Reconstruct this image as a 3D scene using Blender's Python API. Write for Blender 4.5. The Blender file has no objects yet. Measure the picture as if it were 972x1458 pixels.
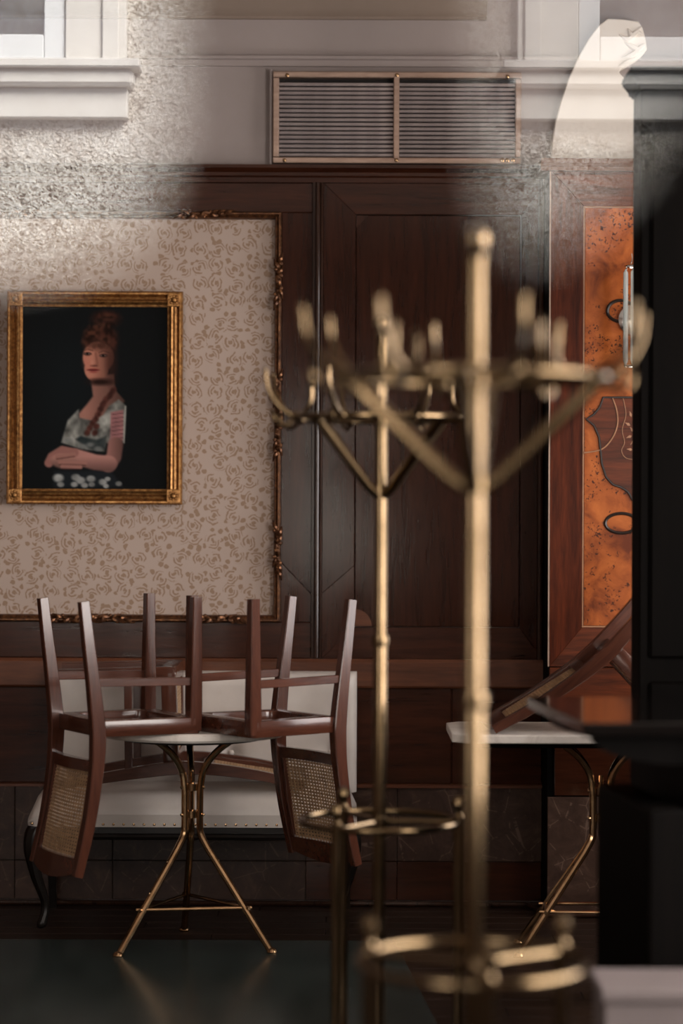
import bpy, bmesh, math, random
import numpy as np
from mathutils import Vector, Matrix, Euler

sc = bpy.context.scene
COL = sc.collection
PI = math.pi
R = math.radians
random.seed(4)

# ------------------------------------------------------------------ camera
F = 3300.0            # focal length in pixels of the 972 x 1458 frame
EYE = 1.49
ROLL = 0.0042
cd = bpy.data.cameras.new('camera')
cd.sensor_fit = 'HORIZONTAL'; cd.sensor_width = 24.0
cd.lens = F / 972.0 * 24.0
cd.clip_start = 0.02; cd.clip_end = 200
cd.dof.use_dof = True; cd.dof.focus_distance = 8.15; cd.dof.aperture_fstop = 1.3
cam = bpy.data.objects.new('camera', cd); COL.objects.link(cam)
cam.matrix_world = Matrix.Translation((0, 0, EYE)) @ Matrix.Rotation(PI/2, 4, 'X') @ Matrix.Rotation(ROLL, 4, 'Z')
sc.camera = cam

# ------------------------------------------------------------------ world, sun, window light, exposure
w = bpy.data.worlds.new('sky'); sc.world = w; w.use_nodes = True
w.node_tree.nodes['Background'].inputs[0].default_value = (0.60, 0.70, 0.86, 1)
w.node_tree.nodes['Background'].inputs[1].default_value = 3.0

def light(name, kind, loc, to, power, size=None, color=(1, 1, 1)):
    d = bpy.data.lights.new(name, kind); d.energy = power; d.color = color
    if kind == 'AREA':
        d.shape = 'RECTANGLE'; d.size, d.size_y = size
    if kind == 'SUN':
        d.angle = R(35)
    o = bpy.data.objects.new(name, d); COL.objects.link(o)
    o.location = loc
    o.rotation_euler = (Vector(to) - Vector(loc)).to_track_quat('-Z', 'Y').to_euler()
    return o

light('sun', 'SUN', (5.0, 6, 6.5), (0.0, -1, 0), 27.0, color=(1.0, 0.96, 0.90))
light('daylight_side_window', 'AREA', (2.52, 3.9, 1.85), (0.0, 3.9, 1.85), 235.0, (3.1, 1.9), (1.0, 0.92, 0.86))
light('daylight_far_side_window', 'AREA', (2.52, 7.4, 1.75), (0.0, 7.4, 1.75), 55.0, (1.55, 1.7), (1.0, 0.90, 0.82))
light('front_fill_lamp', 'AREA', (-1.55, 1.44, 1.85), (-1.55, 6.0, 1.85), 32.0, (1.2, 1.6), (1.0, 0.92, 0.85))  # unseen fill lamp added at the left front to brighten the marquetry
sc.view_settings.view_transform = 'Standard'
sc.view_settings.look = 'None'
sc.view_settings.exposure = 0.0
sc.view_settings.gamma = 1.0
sc.view_settings.use_curve_mapping = False
sc.cycles.use_denoising = True
sc.cycles.max_bounces = 8
sc.cycles.sample_clamp_indirect = 6.0

# ------------------------------------------------------------------ helpers
def P(px, py, Y):
    """world point at depth Y that shows at picture point (px, py)"""
    u, v = px - 486.0, py - 729.0
    u, v = u + ROLL * v, v - ROLL * u
    return Vector((u / F * Y, Y, EYE - v / F * Y))
def PX(px, Y, py=729): return P(px, py, Y).x
def PZ(py, Y, px=486): return P(px, py, Y).z

class MB:
    """collects shapes for one mesh"""
    def __init__(s): s.v = []; s.f = []
    def add(s, v, f):
        n = len(s.v); s.v += [tuple(p) for p in v]; s.f += [tuple(i + n for i in q) for q in f]; return s
    def box(s, x0, x1, y0, y1, z0, z1):
        v = [(x, y, z) for z in (z0, z1) for y in (y0, y1) for x in (x0, x1)]
        return s.add(v, [(0, 2, 3, 1), (4, 5, 7, 6), (0, 1, 5, 4), (2, 6, 7, 3), (0, 4, 6, 2), (1, 3, 7, 5)])
    def tube(s, pts, rad, n=10, closed=False, flat=1.0, ref=None):
        pts = [Vector(p) for p in pts]; m = len(pts)
        rr = rad if isinstance(rad, (list, tuple)) else [rad] * m
        verts = []; up = None
        for i, p in enumerate(pts):
            if closed: t = pts[(i + 1) % m] - pts[i - 1]
            else: t = pts[min(i + 1, m - 1)] - pts[max(i - 1, 0)]
            t.normalize()
            if up is None:
                a = Vector(ref) if ref else (Vector((0, 0, 1)) if abs(t.z) < 0.9 else Vector((1, 0, 0)))
                up = (a - t * a.dot(t)).normalized()
            else:
                up = (up - t * up.dot(t)).normalized()
            b = t.cross(up)
            for k in range(n):
                a = 2 * PI * k / n
                verts.append(p + up * (math.cos(a) * rr[i]) + b * (math.sin(a) * rr[i] * flat))
        faces = []
        for i in range(m if closed else m - 1):
            j = (i + 1) % m
            for k in range(n):
                l = (k + 1) % n
                faces.append((i * n + k, i * n + l, j * n + l, j * n + k))
        if not closed:
            faces.append(tuple(range(n))[::-1]); faces.append(tuple((m - 1) * n + k for k in range(n)))
        return s.add(verts, faces)
    def bar(s, pts, wid, thk, lat):
        """rectangular section swept along pts; wid along lat, thk across"""
        pts = [Vector(p) for p in pts]; m = len(pts); lat = Vector(lat).normalized(); verts = []
        W = wid if isinstance(wid, (list, tuple)) else [wid] * m
        T = thk if isinstance(thk, (list, tuple)) else [thk] * m
        for i, p in enumerate(pts):
            t = (pts[min(i + 1, m - 1)] - pts[max(i - 1, 0)]).normalized()
            nrm = t.cross(lat).normalized()
            c = 0.18
            a, b = W[i] / 2, T[i] / 2
            e = min(a, b) * c
            for (x, y) in ((a - e, -b), (a, -b + e), (a, b - e), (a - e, b), (-a + e, b), (-a, b - e), (-a, -b + e), (-a + e, -b)):
                verts.append(p + lat * x + nrm * y)
        n = 8; faces = []
        for i in range(m - 1):
            for k in range(n):
                l = (k + 1) % n
                faces.append((i * n + k, i * n + l, (i + 1) * n + l, (i + 1) * n + k))
        faces.append(tuple(range(n))[::-1]); faces.append(tuple((m - 1) * n + k for k in range(n)))
        return s.add(verts, faces)
    def lathe(s, prof, n=24, c=(0, 0, 0)):
        c = Vector(c); verts = []; m = len(prof)
        for (r, z) in prof:
            for k in range(n):
                a = 2 * PI * k / n
                verts.append(c + Vector((max(r, 1e-4) * math.cos(a), max(r, 1e-4) * math.sin(a), z)))
        faces = [(i * n + k, i * n + (k + 1) % n, (i + 1) * n + (k + 1) % n, (i + 1) * n + k) for i in range(m - 1) for k in range(n)]
        faces.append(tuple(range(n))[::-1]); faces.append(tuple((m - 1) * n + k for k in range(n)))
        return s.add(verts, faces)
    def ball(s, c, r, n=12, sq=(1, 1, 1)):
        v = []; f = []; m = n // 2
        for i in range(m + 1):
            th = PI * i / m
            for k in range(n):
                a = 2 * PI * k / n
                q = max(math.sin(th), 1e-3)
                v.append((c[0] + r * sq[0] * q * math.cos(a), c[1] + r * sq[1] * q * math.sin(a), c[2] - r * sq[2] * math.cos(th)))
        for i in range(m):
            for k in range(n):
                f.append((i * n + k, i * n + (k + 1) % n, (i + 1) * n + (k + 1) % n, (i + 1) * n + k))
        return s.add(v, f)
    def prism(s, poly, axis, d0, d1):
        """poly in the plane across axis; axis 'x': (y,z), 'y': (x,z), 'z': (x,y)"""
        def mk(p, d): return {'x': (d, p[0], p[1]), 'y': (p[0], d, p[1]), 'z': (p[0], p[1], d)}[axis]
        n = len(poly); v = [mk(p, d0) for p in poly] + [mk(p, d1) for p in poly]
        f = [tuple(range(n)), tuple(range(2 * n - 1, n - 1, -1))]
        f += [(i, i + n, (i + 1) % n + n, (i + 1) % n) for i in range(n)]
        return s.add(v, f)
    def mesh(s, name, mat, smooth=35, bevel=0.0, seg=2):
        me = bpy.data.meshes.new(name); me.from_pydata(s.v, [], s.f)
        bm = bmesh.new(); bm.from_mesh(me)
        bmesh.ops.recalc_face_normals(bm, faces=bm.faces)
        if bevel:
            es = [e for e in bm.edges if len(e.link_faces) == 2 and e.calc_face_angle(0) > R(30)]
            bmesh.ops.bevel(bm, geom=es, offset=bevel, segments=seg, profile=0.5, affect='EDGES')
        bm.to_mesh(me); bm.free()
        if smooth:
            me.shade_smooth(); me.set_sharp_from_angle(angle=R(smooth))
        if mat: me.materials.append(mat)
        return me
    def build(s, name, mat, parent=None, smooth=35, bevel=0.0, seg=2):
        return link(name, s.mesh(name, mat, smooth, bevel, seg), parent)

def link(name, data, parent=None):
    o = bpy.data.objects.new(name, data); COL.objects.link(o)
    if parent is not None: o.parent = parent
    return o
def tag(o, label=None, cat=None, group=None, kind=None):
    if label: o['label'] = label
    if cat: o['category'] = cat
    if group: o['group'] = group
    if kind: o['kind'] = kind
    return o
def thing(name, label, cat, group=None, loc=(0, 0, 0)):
    o = link(name, None); o.location = loc; o.empty_display_size = 0.1
    return tag(o, label, cat, group)
def kids(o): return [c for c in bpy.data.objects if c.parent == o]
def copy_tree(o, parent=None):
    c = o.copy(); COL.objects.link(c); c.parent = parent
    for ch in kids(o): copy_tree(ch, c)
    return c
def smoothpath(pts, n=8):
    """Catmull-Rom through pts"""
    p = [Vector(q) for q in pts]; p = [2 * p[0] - p[1]] + p + [2 * p[-1] - p[-2]]; out = []
    for i in range(1, len(p) - 2):
        for k in range(n):
            t = k / n; a, b, c, d = p[i - 1], p[i], p[i + 1], p[i + 2]
            out.append(0.5 * (2 * b + (c - a) * t + (2 * a - 5 * b + 4 * c - d) * t * t + (3 * b - a - 3 * c + d) * t ** 3))
    out.append(p[-2]); return out

# ------------------------------------------------------------------ materials
def lin(c): return tuple(((x / 255) / 12.92 if x / 255 <= 0.04045 else ((x / 255 + 0.055) / 1.055) ** 2.4) for x in c)
class NT:
    def __init__(s, name):
        s.m = bpy.data.materials.new(name); s.m.use_nodes = True
        s.t = s.m.node_tree; s.b = s.t.nodes['Principled BSDF']; s.out = s.t.nodes['Material Output']
    def n(s, kind, **kw):
        nd = s.t.nodes.new(kind)
        for k, v in kw.items(): setattr(nd, k, v)
        return nd
    def l(s, a, b): s.t.links.new(a, b)
    def val(s, node, **kw):
        for k, v in kw.items(): node.inputs[k.replace('_', ' ')].default_value = v
        return node
    def coord(s, scale=(1, 1, 1), rot=(0, 0, 0), out='Object'):
        tc = s.n('ShaderNodeTexCoord'); mp = s.n('ShaderNodeMapping')
        mp.inputs['Scale'].default_value = scale; mp.inputs['Rotation'].default_value = rot
        s.l(tc.outputs[out], mp.inputs[0]); return mp.outputs[0]
    def noise(s, vec, scale, detail=4, rough=0.55, dist=0.0):
        nd = s.n('ShaderNodeTexNoise'); s.l(vec, nd.inputs['Vector'])
        nd.inputs['Scale'].default_value = scale; nd.inputs['Detail'].default_value = detail
        nd.inputs['Roughness'].default_value = rough; nd.inputs['Distortion'].default_value = dist
        return nd.outputs['Fac']
    def ramp(s, fac, stops):
        r = s.n('ShaderNodeValToRGB'); e = r.color_ramp.elements
        while len(e) < len(stops): e.new(0.5)
        for k, (p, c) in enumerate(stops): e[k].position = p; e[k].color = (*c[:3], 1)
        s.l(fac, r.inputs[0]); return r.outputs[0]
    def math(s, op, a, b=None, c=None, clamp=False):
        nd = s.n('ShaderNodeMath', operation=op); nd.use_clamp = clamp
        for i, x in enumerate((a, b, c)):
            if x is None: continue
            if hasattr(x, 'is_linked') or hasattr(x, 'links'): s.l(x, nd.inputs[i])
            else: nd.inputs[i].default_value = x
        return nd.outputs[0]
    def mix(s, fac, a, b):
        nd = s.n('ShaderNodeMix', data_type='RGBA')
        for sock, x in ((nd.inputs[0], fac), (nd.inputs[6], a), (nd.inputs[7], b)):
            if hasattr(x, 'links'): s.l(x, sock)
            elif isinstance(x, (int, float)): sock.default_value = x
            else: sock.default_value = (*x[:3], 1)
        return nd.outputs[2]
    def bump(s, h, strength=0.3, dist=0.01):
        b = s.n('ShaderNodeBump'); b.inputs['Strength'].default_value = strength; b.inputs['Distance'].default_value = dist
        s.l(h, b.inputs['Height']); s.l(b.outputs[0], s.b.inputs['Normal'])
    def set(s, **kw):
        for k, v in kw.items():
            k = k.replace('_', ' ')
            sock = s.b.inputs[k]
            if hasattr(v, 'links'): s.l(v, sock)
            elif isinstance(v, tuple): sock.default_value = (*v[:3], 1)
            else: sock.default_value = v
        return s.m

def wood(name, a, b, along='z', scale=1.0, rough=0.3, coat=0.0, rot=(0, 0, 0), bump=0.05, spec=0.3):
    t = NT(name)
    st = {'x': (0.8, 9, 9), 'y': (9, 0.8, 9), 'z': (9, 9, 0.8)}[along]
    v = t.coord(tuple(q * scale for q in st), rot)
    n1 = t.noise(v, 3.0, 6, 0.62, 0.6); n2 = t.noise(v, 16.0, 3, 0.5, 0.2)
    f = t.math('ADD', t.math('MULTIPLY', n1, 0.75), t.math('MULTIPLY', n2, 0.25))
    t.set(Base_Color=t.ramp(f, [(0.3, a), (0.52, tuple((x + y) / 2 for x, y in zip(a, b))), (0.72, b)]), Roughness=rough, Coat_Weight=coat * 0.5, Coat_Roughness=0.12, Specular_IOR_Level=spec)
    if bump: t.bump(n2, bump, 0.004)
    return t.m
def plain(name, c, rough=0.5, metal=0.0, noise=0.08, scale=20, bump=0.0, **kw):
    t = NT(name); v = t.coord()
    n = t.noise(v, scale, 4)
    a = tuple(max(0, x * (1 - noise * 2)) for x in c); b = tuple(min(1, x * (1 + noise * 2)) for x in c)
    t.set(Base_Color=t.ramp(n, [(0.3, a), (0.7, b)]), Roughness=rough, Metallic=metal, **kw)
    if bump: t.bump(n, bump, 0.004)
    return t.m

M = {}
M['panel'] = wood('dark walnut panelling', (0.014, 0.0036, 0.0016), (0.042, 0.0112, 0.0046), 'z', 1.0, 0.14, 0.25, spec=0.32)
M['panel_x'] = wood('dark walnut rail', (0.018, 0.0048, 0.0022), (0.056, 0.016, 0.007), 'x', 1.0, 0.18, 0.25, spec=0.35)
M['panel_d'] = wood('dark walnut diagonal veneer', (0.016, 0.0045, 0.0021), (0.052, 0.0145, 0.0062), 'z', 1.0, 0.16, 0.3, (0, R(40), 0), spec=0.4)
M['rail'] = wood('red walnut rail', (0.055, 0.018, 0.0085), (0.150, 0.050, 0.022), 'x', 1.0, 0.35, 0.15)
M['mould'] = wood('moulding walnut', (0.012, 0.005, 0.003), (0.05, 0.02, 0.011), 'z', 1.5, 0.2, 0.4)
M['chair'] = wood('reddish beech stain', (0.045, 0.014, 0.008), (0.115, 0.037, 0.020), 'z', 1.6, 0.22, 0.7, spec=0.5)
M['chair_x'] = wood('reddish beech stain rail', (0.045, 0.014, 0.008), (0.115, 0.037, 0.020), 'x', 1.6, 0.22, 0.7, spec=0.5)
M['veneer'] = wood('striped walnut veneer', (0.013, 0.0028, 0.0012), (0.125, 0.025, 0.008), 'z', 1.3, 0.4, 0.0, spec=0.1, rot=(0, R(-42), 0))
M['veneer_x'] = wood('walnut veneer band', (0.022, 0.0048, 0.0017), (0.155, 0.034, 0.010), 'x', 1.2, 0.36, 0.0, spec=0.2)
M['black'] = wood('black stained wood', (0.0012, 0.0009, 0.0008), (0.0032, 0.0023, 0.0019), 'z', 1.0, 0.6, 0.0, spec=0.04)
M['lacquer'] = plain('black lacquer', (0.002, 0.0016, 0.0015), 0.12, 0, 0.1, Specular_IOR_Level=0.4)
M['ebonised'] = plain('ebonised wood', (0.006, 0.004, 0.003), 0.28, 0, 0.1, Specular_IOR_Level=0.35)
M['floor'] = wood('dark oak floor', (0.010, 0.005, 0.003), (0.032, 0.016, 0.010), 'x', 0.8, 0.4, 0.0)
M['inlay'] = plain('ebony inlay', (0.012, 0.006, 0.004), 0.35)
M['line'] = plain('pale boxwood stringing', (0.30, 0.14, 0.065), 0.4)
M['edge'] = plain('pale edge strip', (0.36, 0.25, 0.19), 0.35)

t = NT('burl veneer'); v = t.coord((1, 1, 1))
n1 = t.noise(v, 9, 7, 0.62, 0.8); n2 = t.noise(v, 95, 3, 0.55, 0.8); n3 = t.noise(v, 7, 4, 0.6, 0.8)
c = t.ramp(n1, [(0.30, (0.11, 0.020, 0.0035)), (0.5, (0.30, 0.072, 0.013)), (0.72, (0.46, 0.128, 0.026))])
sp = t.math('MULTIPLY', t.math('GREATER_THAN', n2, 0.59), t.math('GREATER_THAN', n3, 0.50))
M['burl'] = t.set(Base_Color=t.mix(sp, c, (0.045, 0.010, 0.003)), Roughness=0.4, Specular_IOR_Level=0.18)

t = NT('brass'); n = t.noise(t.coord(), 30, 3)
M['brass'] = t.set(Base_Color=t.ramp(n, [(0.3, (0.40, 0.25, 0.13)), (0.7, (0.58, 0.38, 0.22))]), Metallic=1.0, Roughness=0.16)
t = NT('rack brass'); n = t.noise(t.coord(), 12, 3)
M['rack'] = t.set(Base_Color=t.ramp(n, [(0.3, (0.125, 0.084, 0.044)), (0.7, (0.19, 0.132, 0.074))]), Metallic=1.0, Roughness=0.19)
t = NT('copper toned grille metal'); n = t.noise(t.coord((1, 1, 6)), 9, 3)
M['copper'] = t.set(Base_Color=t.ramp(n, [(0.3, (0.36, 0.25, 0.20)), (0.7, (0.52, 0.38, 0.31))]), Metallic=0.85, Roughness=0.34)
M['slat'] = plain('dull grille slat', (0.33, 0.28, 0.275), 0.42, 0.1, 0.15, 8)
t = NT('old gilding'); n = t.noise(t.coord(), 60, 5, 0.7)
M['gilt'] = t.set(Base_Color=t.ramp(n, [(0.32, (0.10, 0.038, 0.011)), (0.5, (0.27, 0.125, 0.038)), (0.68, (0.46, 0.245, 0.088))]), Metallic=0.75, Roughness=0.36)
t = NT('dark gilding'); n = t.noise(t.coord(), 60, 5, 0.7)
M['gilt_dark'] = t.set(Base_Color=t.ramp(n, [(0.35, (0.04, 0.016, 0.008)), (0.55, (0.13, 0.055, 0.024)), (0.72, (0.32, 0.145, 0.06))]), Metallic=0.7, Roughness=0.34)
t = NT('cream leather'); v = t.coord(); n = t.noise(v, 7, 4); n2 = t.noise(v, 240, 2)
M['leather'] = t.set(Base_Color=t.ramp(n, [(0.3, (0.54, 0.485, 0.445)), (0.7, (0.63, 0.575, 0.53))]), Roughness=0.38)
t.bump(n2, 0.12, 0.002)
t = NT('white marble'); v = t.coord(); n = t.noise(v, 6, 8, 0.7, 1.2)
M['marble'] = t.set(Base_Color=t.ramp(n, [(0.34, (0.52, 0.46, 0.41)), (0.5, (0.72, 0.66, 0.60)), (0.7, (0.80, 0.75, 0.69))]), Roughness=0.42)
t = NT('brown marble'); v = t.coord(); n = t.noise(v, 9, 9, 0.75, 1.4)
ve = t.n('ShaderNodeTexVoronoi', feature='DISTANCE_TO_EDGE'); t.l(v, ve.inputs['Vector']); ve.inputs['Scale'].default_value = 9
vein = t.math('MULTIPLY', t.math('LESS_THAN', ve.outputs[0], 0.012), t.math('GREATER_THAN', n, 0.5))
c = t.ramp(n, [(0.32, (0.026, 0.013, 0.009)), (0.55, (0.055, 0.030, 0.021)), (0.74, (0.105, 0.062, 0.045))])
M['brown_marble'] = t.set(Base_Color=t.mix(vein, c, (0.12, 0.078, 0.06)), Roughness=0.35, Specular_IOR_Level=0.25)
M['cane'] = plain('woven cane', (0.40, 0.25, 0.135), 0.55, 0, 0.15, 40)
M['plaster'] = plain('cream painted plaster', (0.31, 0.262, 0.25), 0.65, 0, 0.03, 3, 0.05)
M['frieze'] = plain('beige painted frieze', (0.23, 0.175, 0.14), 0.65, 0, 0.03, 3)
M['light_patch'] = plain('light patch plaster', (0.86, 0.80, 0.73), 0.7, 0, 0.02, 4, 0.04)  # for the arch alone: sunlight on the wall put into a brighter colour
M['dim_wall'] = plain('dark painted wall', (0.10, 0.065, 0.05), 0.7, 0, 0.05, 3)
M['ceiling'] = plain('ceiling paint', (0.42, 0.37, 0.33), 0.8, 0, 0.03, 3)
t = NT('green linoleum'); v = t.coord((1.5, 0.5, 1)); n = t.noise(v, 5, 6, 0.6)
M['lino'] = t.set(Base_Color=t.ramp(n, [(0.3, (0.020, 0.028, 0.026)), (0.7, (0.036, 0.047, 0.043))]), Roughness=0.24)
M['dark'] = plain('dark void', (0.012, 0.010, 0.010), 0.8)
M['chrome'] = plain('chrome', (0.75, 0.74, 0.72), 0.12, 1.0, 0.02)
M['pale'] = plain('pale mauve grey paint', (0.17, 0.14, 0.137), 0.6, 0, 0.04, 5)
M['win_paint'] = plain('white window paint', (0.62, 0.63, 0.63), 0.5, 0, 0.02, 9)
M['stucco_trim'] = plain('smooth cream stucco', (0.58, 0.555, 0.515), 0.75, 0, 0.03, 12, 0.08)
M['curtain'] = plain('lace curtain', (0.55, 0.56, 0.55), 0.8, 0, 0.2, 30)
M['street'] = plain('grey paving', (0.22, 0.21, 0.20), 0.8, 0, 0.1, 6)

t = NT('roughcast render'); v = t.coord((1, 1, 1.25))
n = t.noise(v, 70, 5, 0.62, 0.9); n0 = t.noise(v, 5, 3); ve = t.n('ShaderNodeTexVoronoi', feature='SMOOTH_F1'); t.l(v, ve.inputs['Vector']); ve.inputs['Scale'].default_value = 75
h = t.math('SUBTRACT', n, t.math('MULTIPLY', ve.outputs['Distance'], 0.5))
M['roughcast'] = t.set(Base_Color=t.ramp(t.math('ADD', t.math('MULTIPLY', n, 0.8), t.math('MULTIPLY', n0, 0.2)), [(0.36, (0.10, 0.08, 0.065)), (0.45, (0.44, 0.39, 0.33)), (0.53, (0.74, 0.70, 0.63)), (0.75, (0.84, 0.80, 0.74))]), Roughness=0.85)  # darker grit, and shade in the pits put into the colour
t.bump(h, 0.8, 0.022)

# window glass: a thin clear sheet that reflects by its Fresnel share
def glass(name, ior):
    t = NT(name)
    tr = t.n('ShaderNodeBsdfTransparent'); gl = t.n('ShaderNodeBsdfGlossy'); gl.inputs['Roughness'].default_value = 0.0
    fr = t.n('ShaderNodeFresnel'); fr.inputs['IOR'].default_value = ior
    mx = t.n('ShaderNodeMixShader'); t.l(fr.outputs[0], mx.inputs[0]); t.l(tr.outputs[0], mx.inputs[1]); t.l(gl.outputs[0], mx.inputs[2])
    t.l(mx.outputs[0], t.out.inputs['Surface']); return t.m
M['glass'] = glass('window glass', 1.6); M['strong_glass'] = glass('strongly reflecting window glass', 1.98)  # second glass: reflectance raised to brighten the left pane's reflection
t = NT('clear crystal')
M['crystal'] = t.set(Base_Color=(0.86, 0.93, 0.91), Roughness=0.08, Transmission_Weight=0.55, IOR=1.5)

# wallpaper: printed tan rose scrolls on beige
t = NT('rose scroll wallpaper')
tc = t.n('ShaderNodeTexCoord'); sx = t.n('ShaderNodeSeparateXYZ'); t.l(tc.outputs['Object'], sx.inputs[0])
cb = t.n('ShaderNodeCombineXYZ'); t.l(sx.outputs['X'], cb.inputs[0]); t.l(sx.outputs['Z'], cb.inputs[1])
wob = t.n('ShaderNodeTexNoise'); t.l(cb.outputs[0], wob.inputs['Vector']); wob.inputs['Scale'].default_value = 38; wob.inputs['Detail'].default_value = 3
wv = t.n('ShaderNodeVectorMath', operation='MULTIPLY_ADD'); t.l(wob.outputs['Color'], wv.inputs[0]); wv.inputs[1].default_value = (0.022, 0.022, 0); t.l(cb.outputs[0], wv.inputs[2])
cb = wv
vo = t.n('ShaderNodeTexVoronoi', voronoi_dimensions='2D'); t.l(cb.outputs[0], vo.inputs['Vector']); vo.inputs['Scale'].default_value = 14.5; vo.inputs['Randomness'].default_value = 0.5
df = t.n('ShaderNodeVectorMath', operation='SUBTRACT'); t.l(cb.outputs[0], df.inputs[0]); t.l(vo.outputs['Position'], df.inputs[1])
ln = t.n('ShaderNodeVectorMath', operation='LENGTH'); t.l(df.outputs[0], ln.inputs[0]); r_ = ln.outputs['Value']
s2 = t.n('ShaderNodeSeparateXYZ'); t.l(df.outputs[0], s2.inputs[0])
ang = t.math('ARCTAN2', s2.outputs['Y'], s2.outputs['X'])
sc_ = t.n('ShaderNodeSeparateColor'); t.l(vo.outputs['Color'], sc_.inputs[0])
ph = t.math('MULTIPLY', sc_.outputs[0], 6.28)
rn = t.math('ADD', r_, t.math('MULTIPLY', t.math('SUBTRACT', wob.outputs['Fac'], 0.5), 0.004))
spi = t.math('SINE', t.math('ADD', t.math('ADD', ang, ph), t.math('MULTIPLY', rn, 520.0)))
gap = t.math('GREATER_THAN', t.math('SINE', t.math('ADD', t.math('MULTIPLY', ang, 2.0), t.math('MULTIPLY', ph, 3.0))), -0.55)
a1 = t.math('MULTIPLY', t.math('GREATER_THAN', spi, 0.05), t.math('MULTIPLY', gap, t.math('LESS_THAN', rn, 0.030)))
core = t.math('LESS_THAN', rn, 0.007)
v2 = t.n('ShaderNodeTexVoronoi', voronoi_dimensions='2D'); t.l(cb.outputs[0], v2.inputs['Vector']); v2.inputs['Scale'].default_value = 36.0
s3 = t.n('ShaderNodeSeparateColor'); t.l(v2.outputs['Color'], s3.inputs[0])
leaf = t.math('MULTIPLY', t.math('MULTIPLY', t.math('LESS_THAN', v2.outputs['Distance'], 0.34), t.math('GREATER_THAN', s3.outputs[0], 0.45)), t.math('GREATER_THAN', rn, 0.030))
msk = t.math('MAXIMUM', t.math('MAXIMUM', a1, core), leaf)
fine = t.noise(tc.outputs['Object'], 300, 2)
M['wallpaper'] = t.set(Base_Color=t.mix(t.math('MULTIPLY', msk, 0.85), (0.42, 0.325, 0.275), (0.255, 0.158, 0.095)), Roughness=0.7)
t.bump(fine, 0.05, 0.002)

# ------------------------------------------------------------------ the room shell
YW = 8.77      # face of the panelled wall
YR = 8.55      # face of the marquetry bay
HC = 3.46      # ceiling
XR = 0.763     # left edge of the marquetry bay
def struct(name, mb, mat, label=None, **k): return tag(mb.build(name, mat, None, **k), label, None, None, 'structure')

floor = struct('floor', MB().box(-2.7, 2.7, 1.2, 9.0, -0.12, -0.012), M['dark'], 'dark wooden board floor')
struct('ceiling', MB().box(-2.7, 2.7, 1.2, 9.0, HC, HC + 0.2), M['ceiling'])
wall = struct('wall_back', MB().box(-2.7, 2.7, YW + 0.03, 9.0, -0.012, HC), M['plaster'], 'back wall with dark walnut panelling under cream plaster')
struct('wall_left', MB().box(-2.7, -2.6, 1.2, 9.0, -0.012, HC), M['dim_wall'])
wr = MB(); wr.box(2.6, 2.7, 1.2, 2.3, -0.012, HC); wr.box(2.6, 2.7, 5.5, 6.6, -0.012, HC); wr.box(2.6, 2.7, 8.2, 9.0, -0.012, HC); wr.box(2.6, 2.7, 6.6, 8.2, -0.012, 0.85); wr.box(2.6, 2.7, 6.6, 8.2, 2.65, HC); wr.box(2.6, 2.7, 2.3, 5.5, -0.012, 0.85); wr.box(2.6, 2.7, 2.3, 5.5, 2.85, HC)
struct('wall_right', wr, M['dim_wall'])
wf = MB()
ox0, ox1, oz0, oz1 = -0.46, 0.34, 0.98, 2.30
lx0, lx1 = -2.2, -0.9
for (a, b, c_, d) in ((-2.7, lx0, -0.12, HC), (lx1, ox0, -0.12, HC), (ox1, 2.7, -0.12, HC), (lx0, lx1, -0.12, oz0), (lx0, lx1, 2.75, HC), (ox0, ox1, -0.12, oz0), (ox0, ox1, oz1, HC)):
    wf.box(a, b, 1.16, 1.40, c_, d)
wf.box(-2.7, 2.7, 1.16, 9.0, HC + 0.2, HC + 0.3)
struct('wall_front', wf, M['dim_wall'])

# street window; made-up pane outlines limit the reflection to the upper corners
win = tag(link('window_1', None), 'street window with two clear panes cut to the corners that reflect', None, None, 'structure')
fm = MB()
for (a, b, c_, d) in ((ox0, ox0 + 0.06, oz0, oz1), (ox1 - 0.06, ox1, oz0, oz1), (ox0 + 0.06, ox1 - 0.06, oz1 - 0.05, oz1), (ox0 + 0.06, ox1 - 0.06, oz0, oz0 + 0.05)):
    fm.box(a, b, 1.17, 1.25, c_, d)
fm.build('window_frame', M['win_paint'], win)
def pane(poly, gm): return MB().prism([(P(x, y, 1.2).x, min(P(x, y, 1.2).z, oz1 - 0.05)) for x, y in poly], 'y', 1.2, 1.206).build('pane', M[gm], win, smooth=0)
pane([(-640, -1500), (238, -1500), (240, 150), (232, 225), (205, 295), (150, 350), (70, 374), (-60, 384), (-640, 388)], 'strong_glass')
pane([(700, -1500), (1240, -1500), (1240, -60), (1080, 60), (960, 160), (860, 290), (800, 345), (745, 350), (712, 310), (702, 230)], 'glass')
for px in (-450, 60, 780, 980):
    x = P(px, 0, 1.2).x
    MB().box(x - 0.02, x + 0.02, 1.192, 1.214, oz1 - 0.075, oz1 - 0.05).build('added_pane_clamp', M['chrome'], win)
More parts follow.
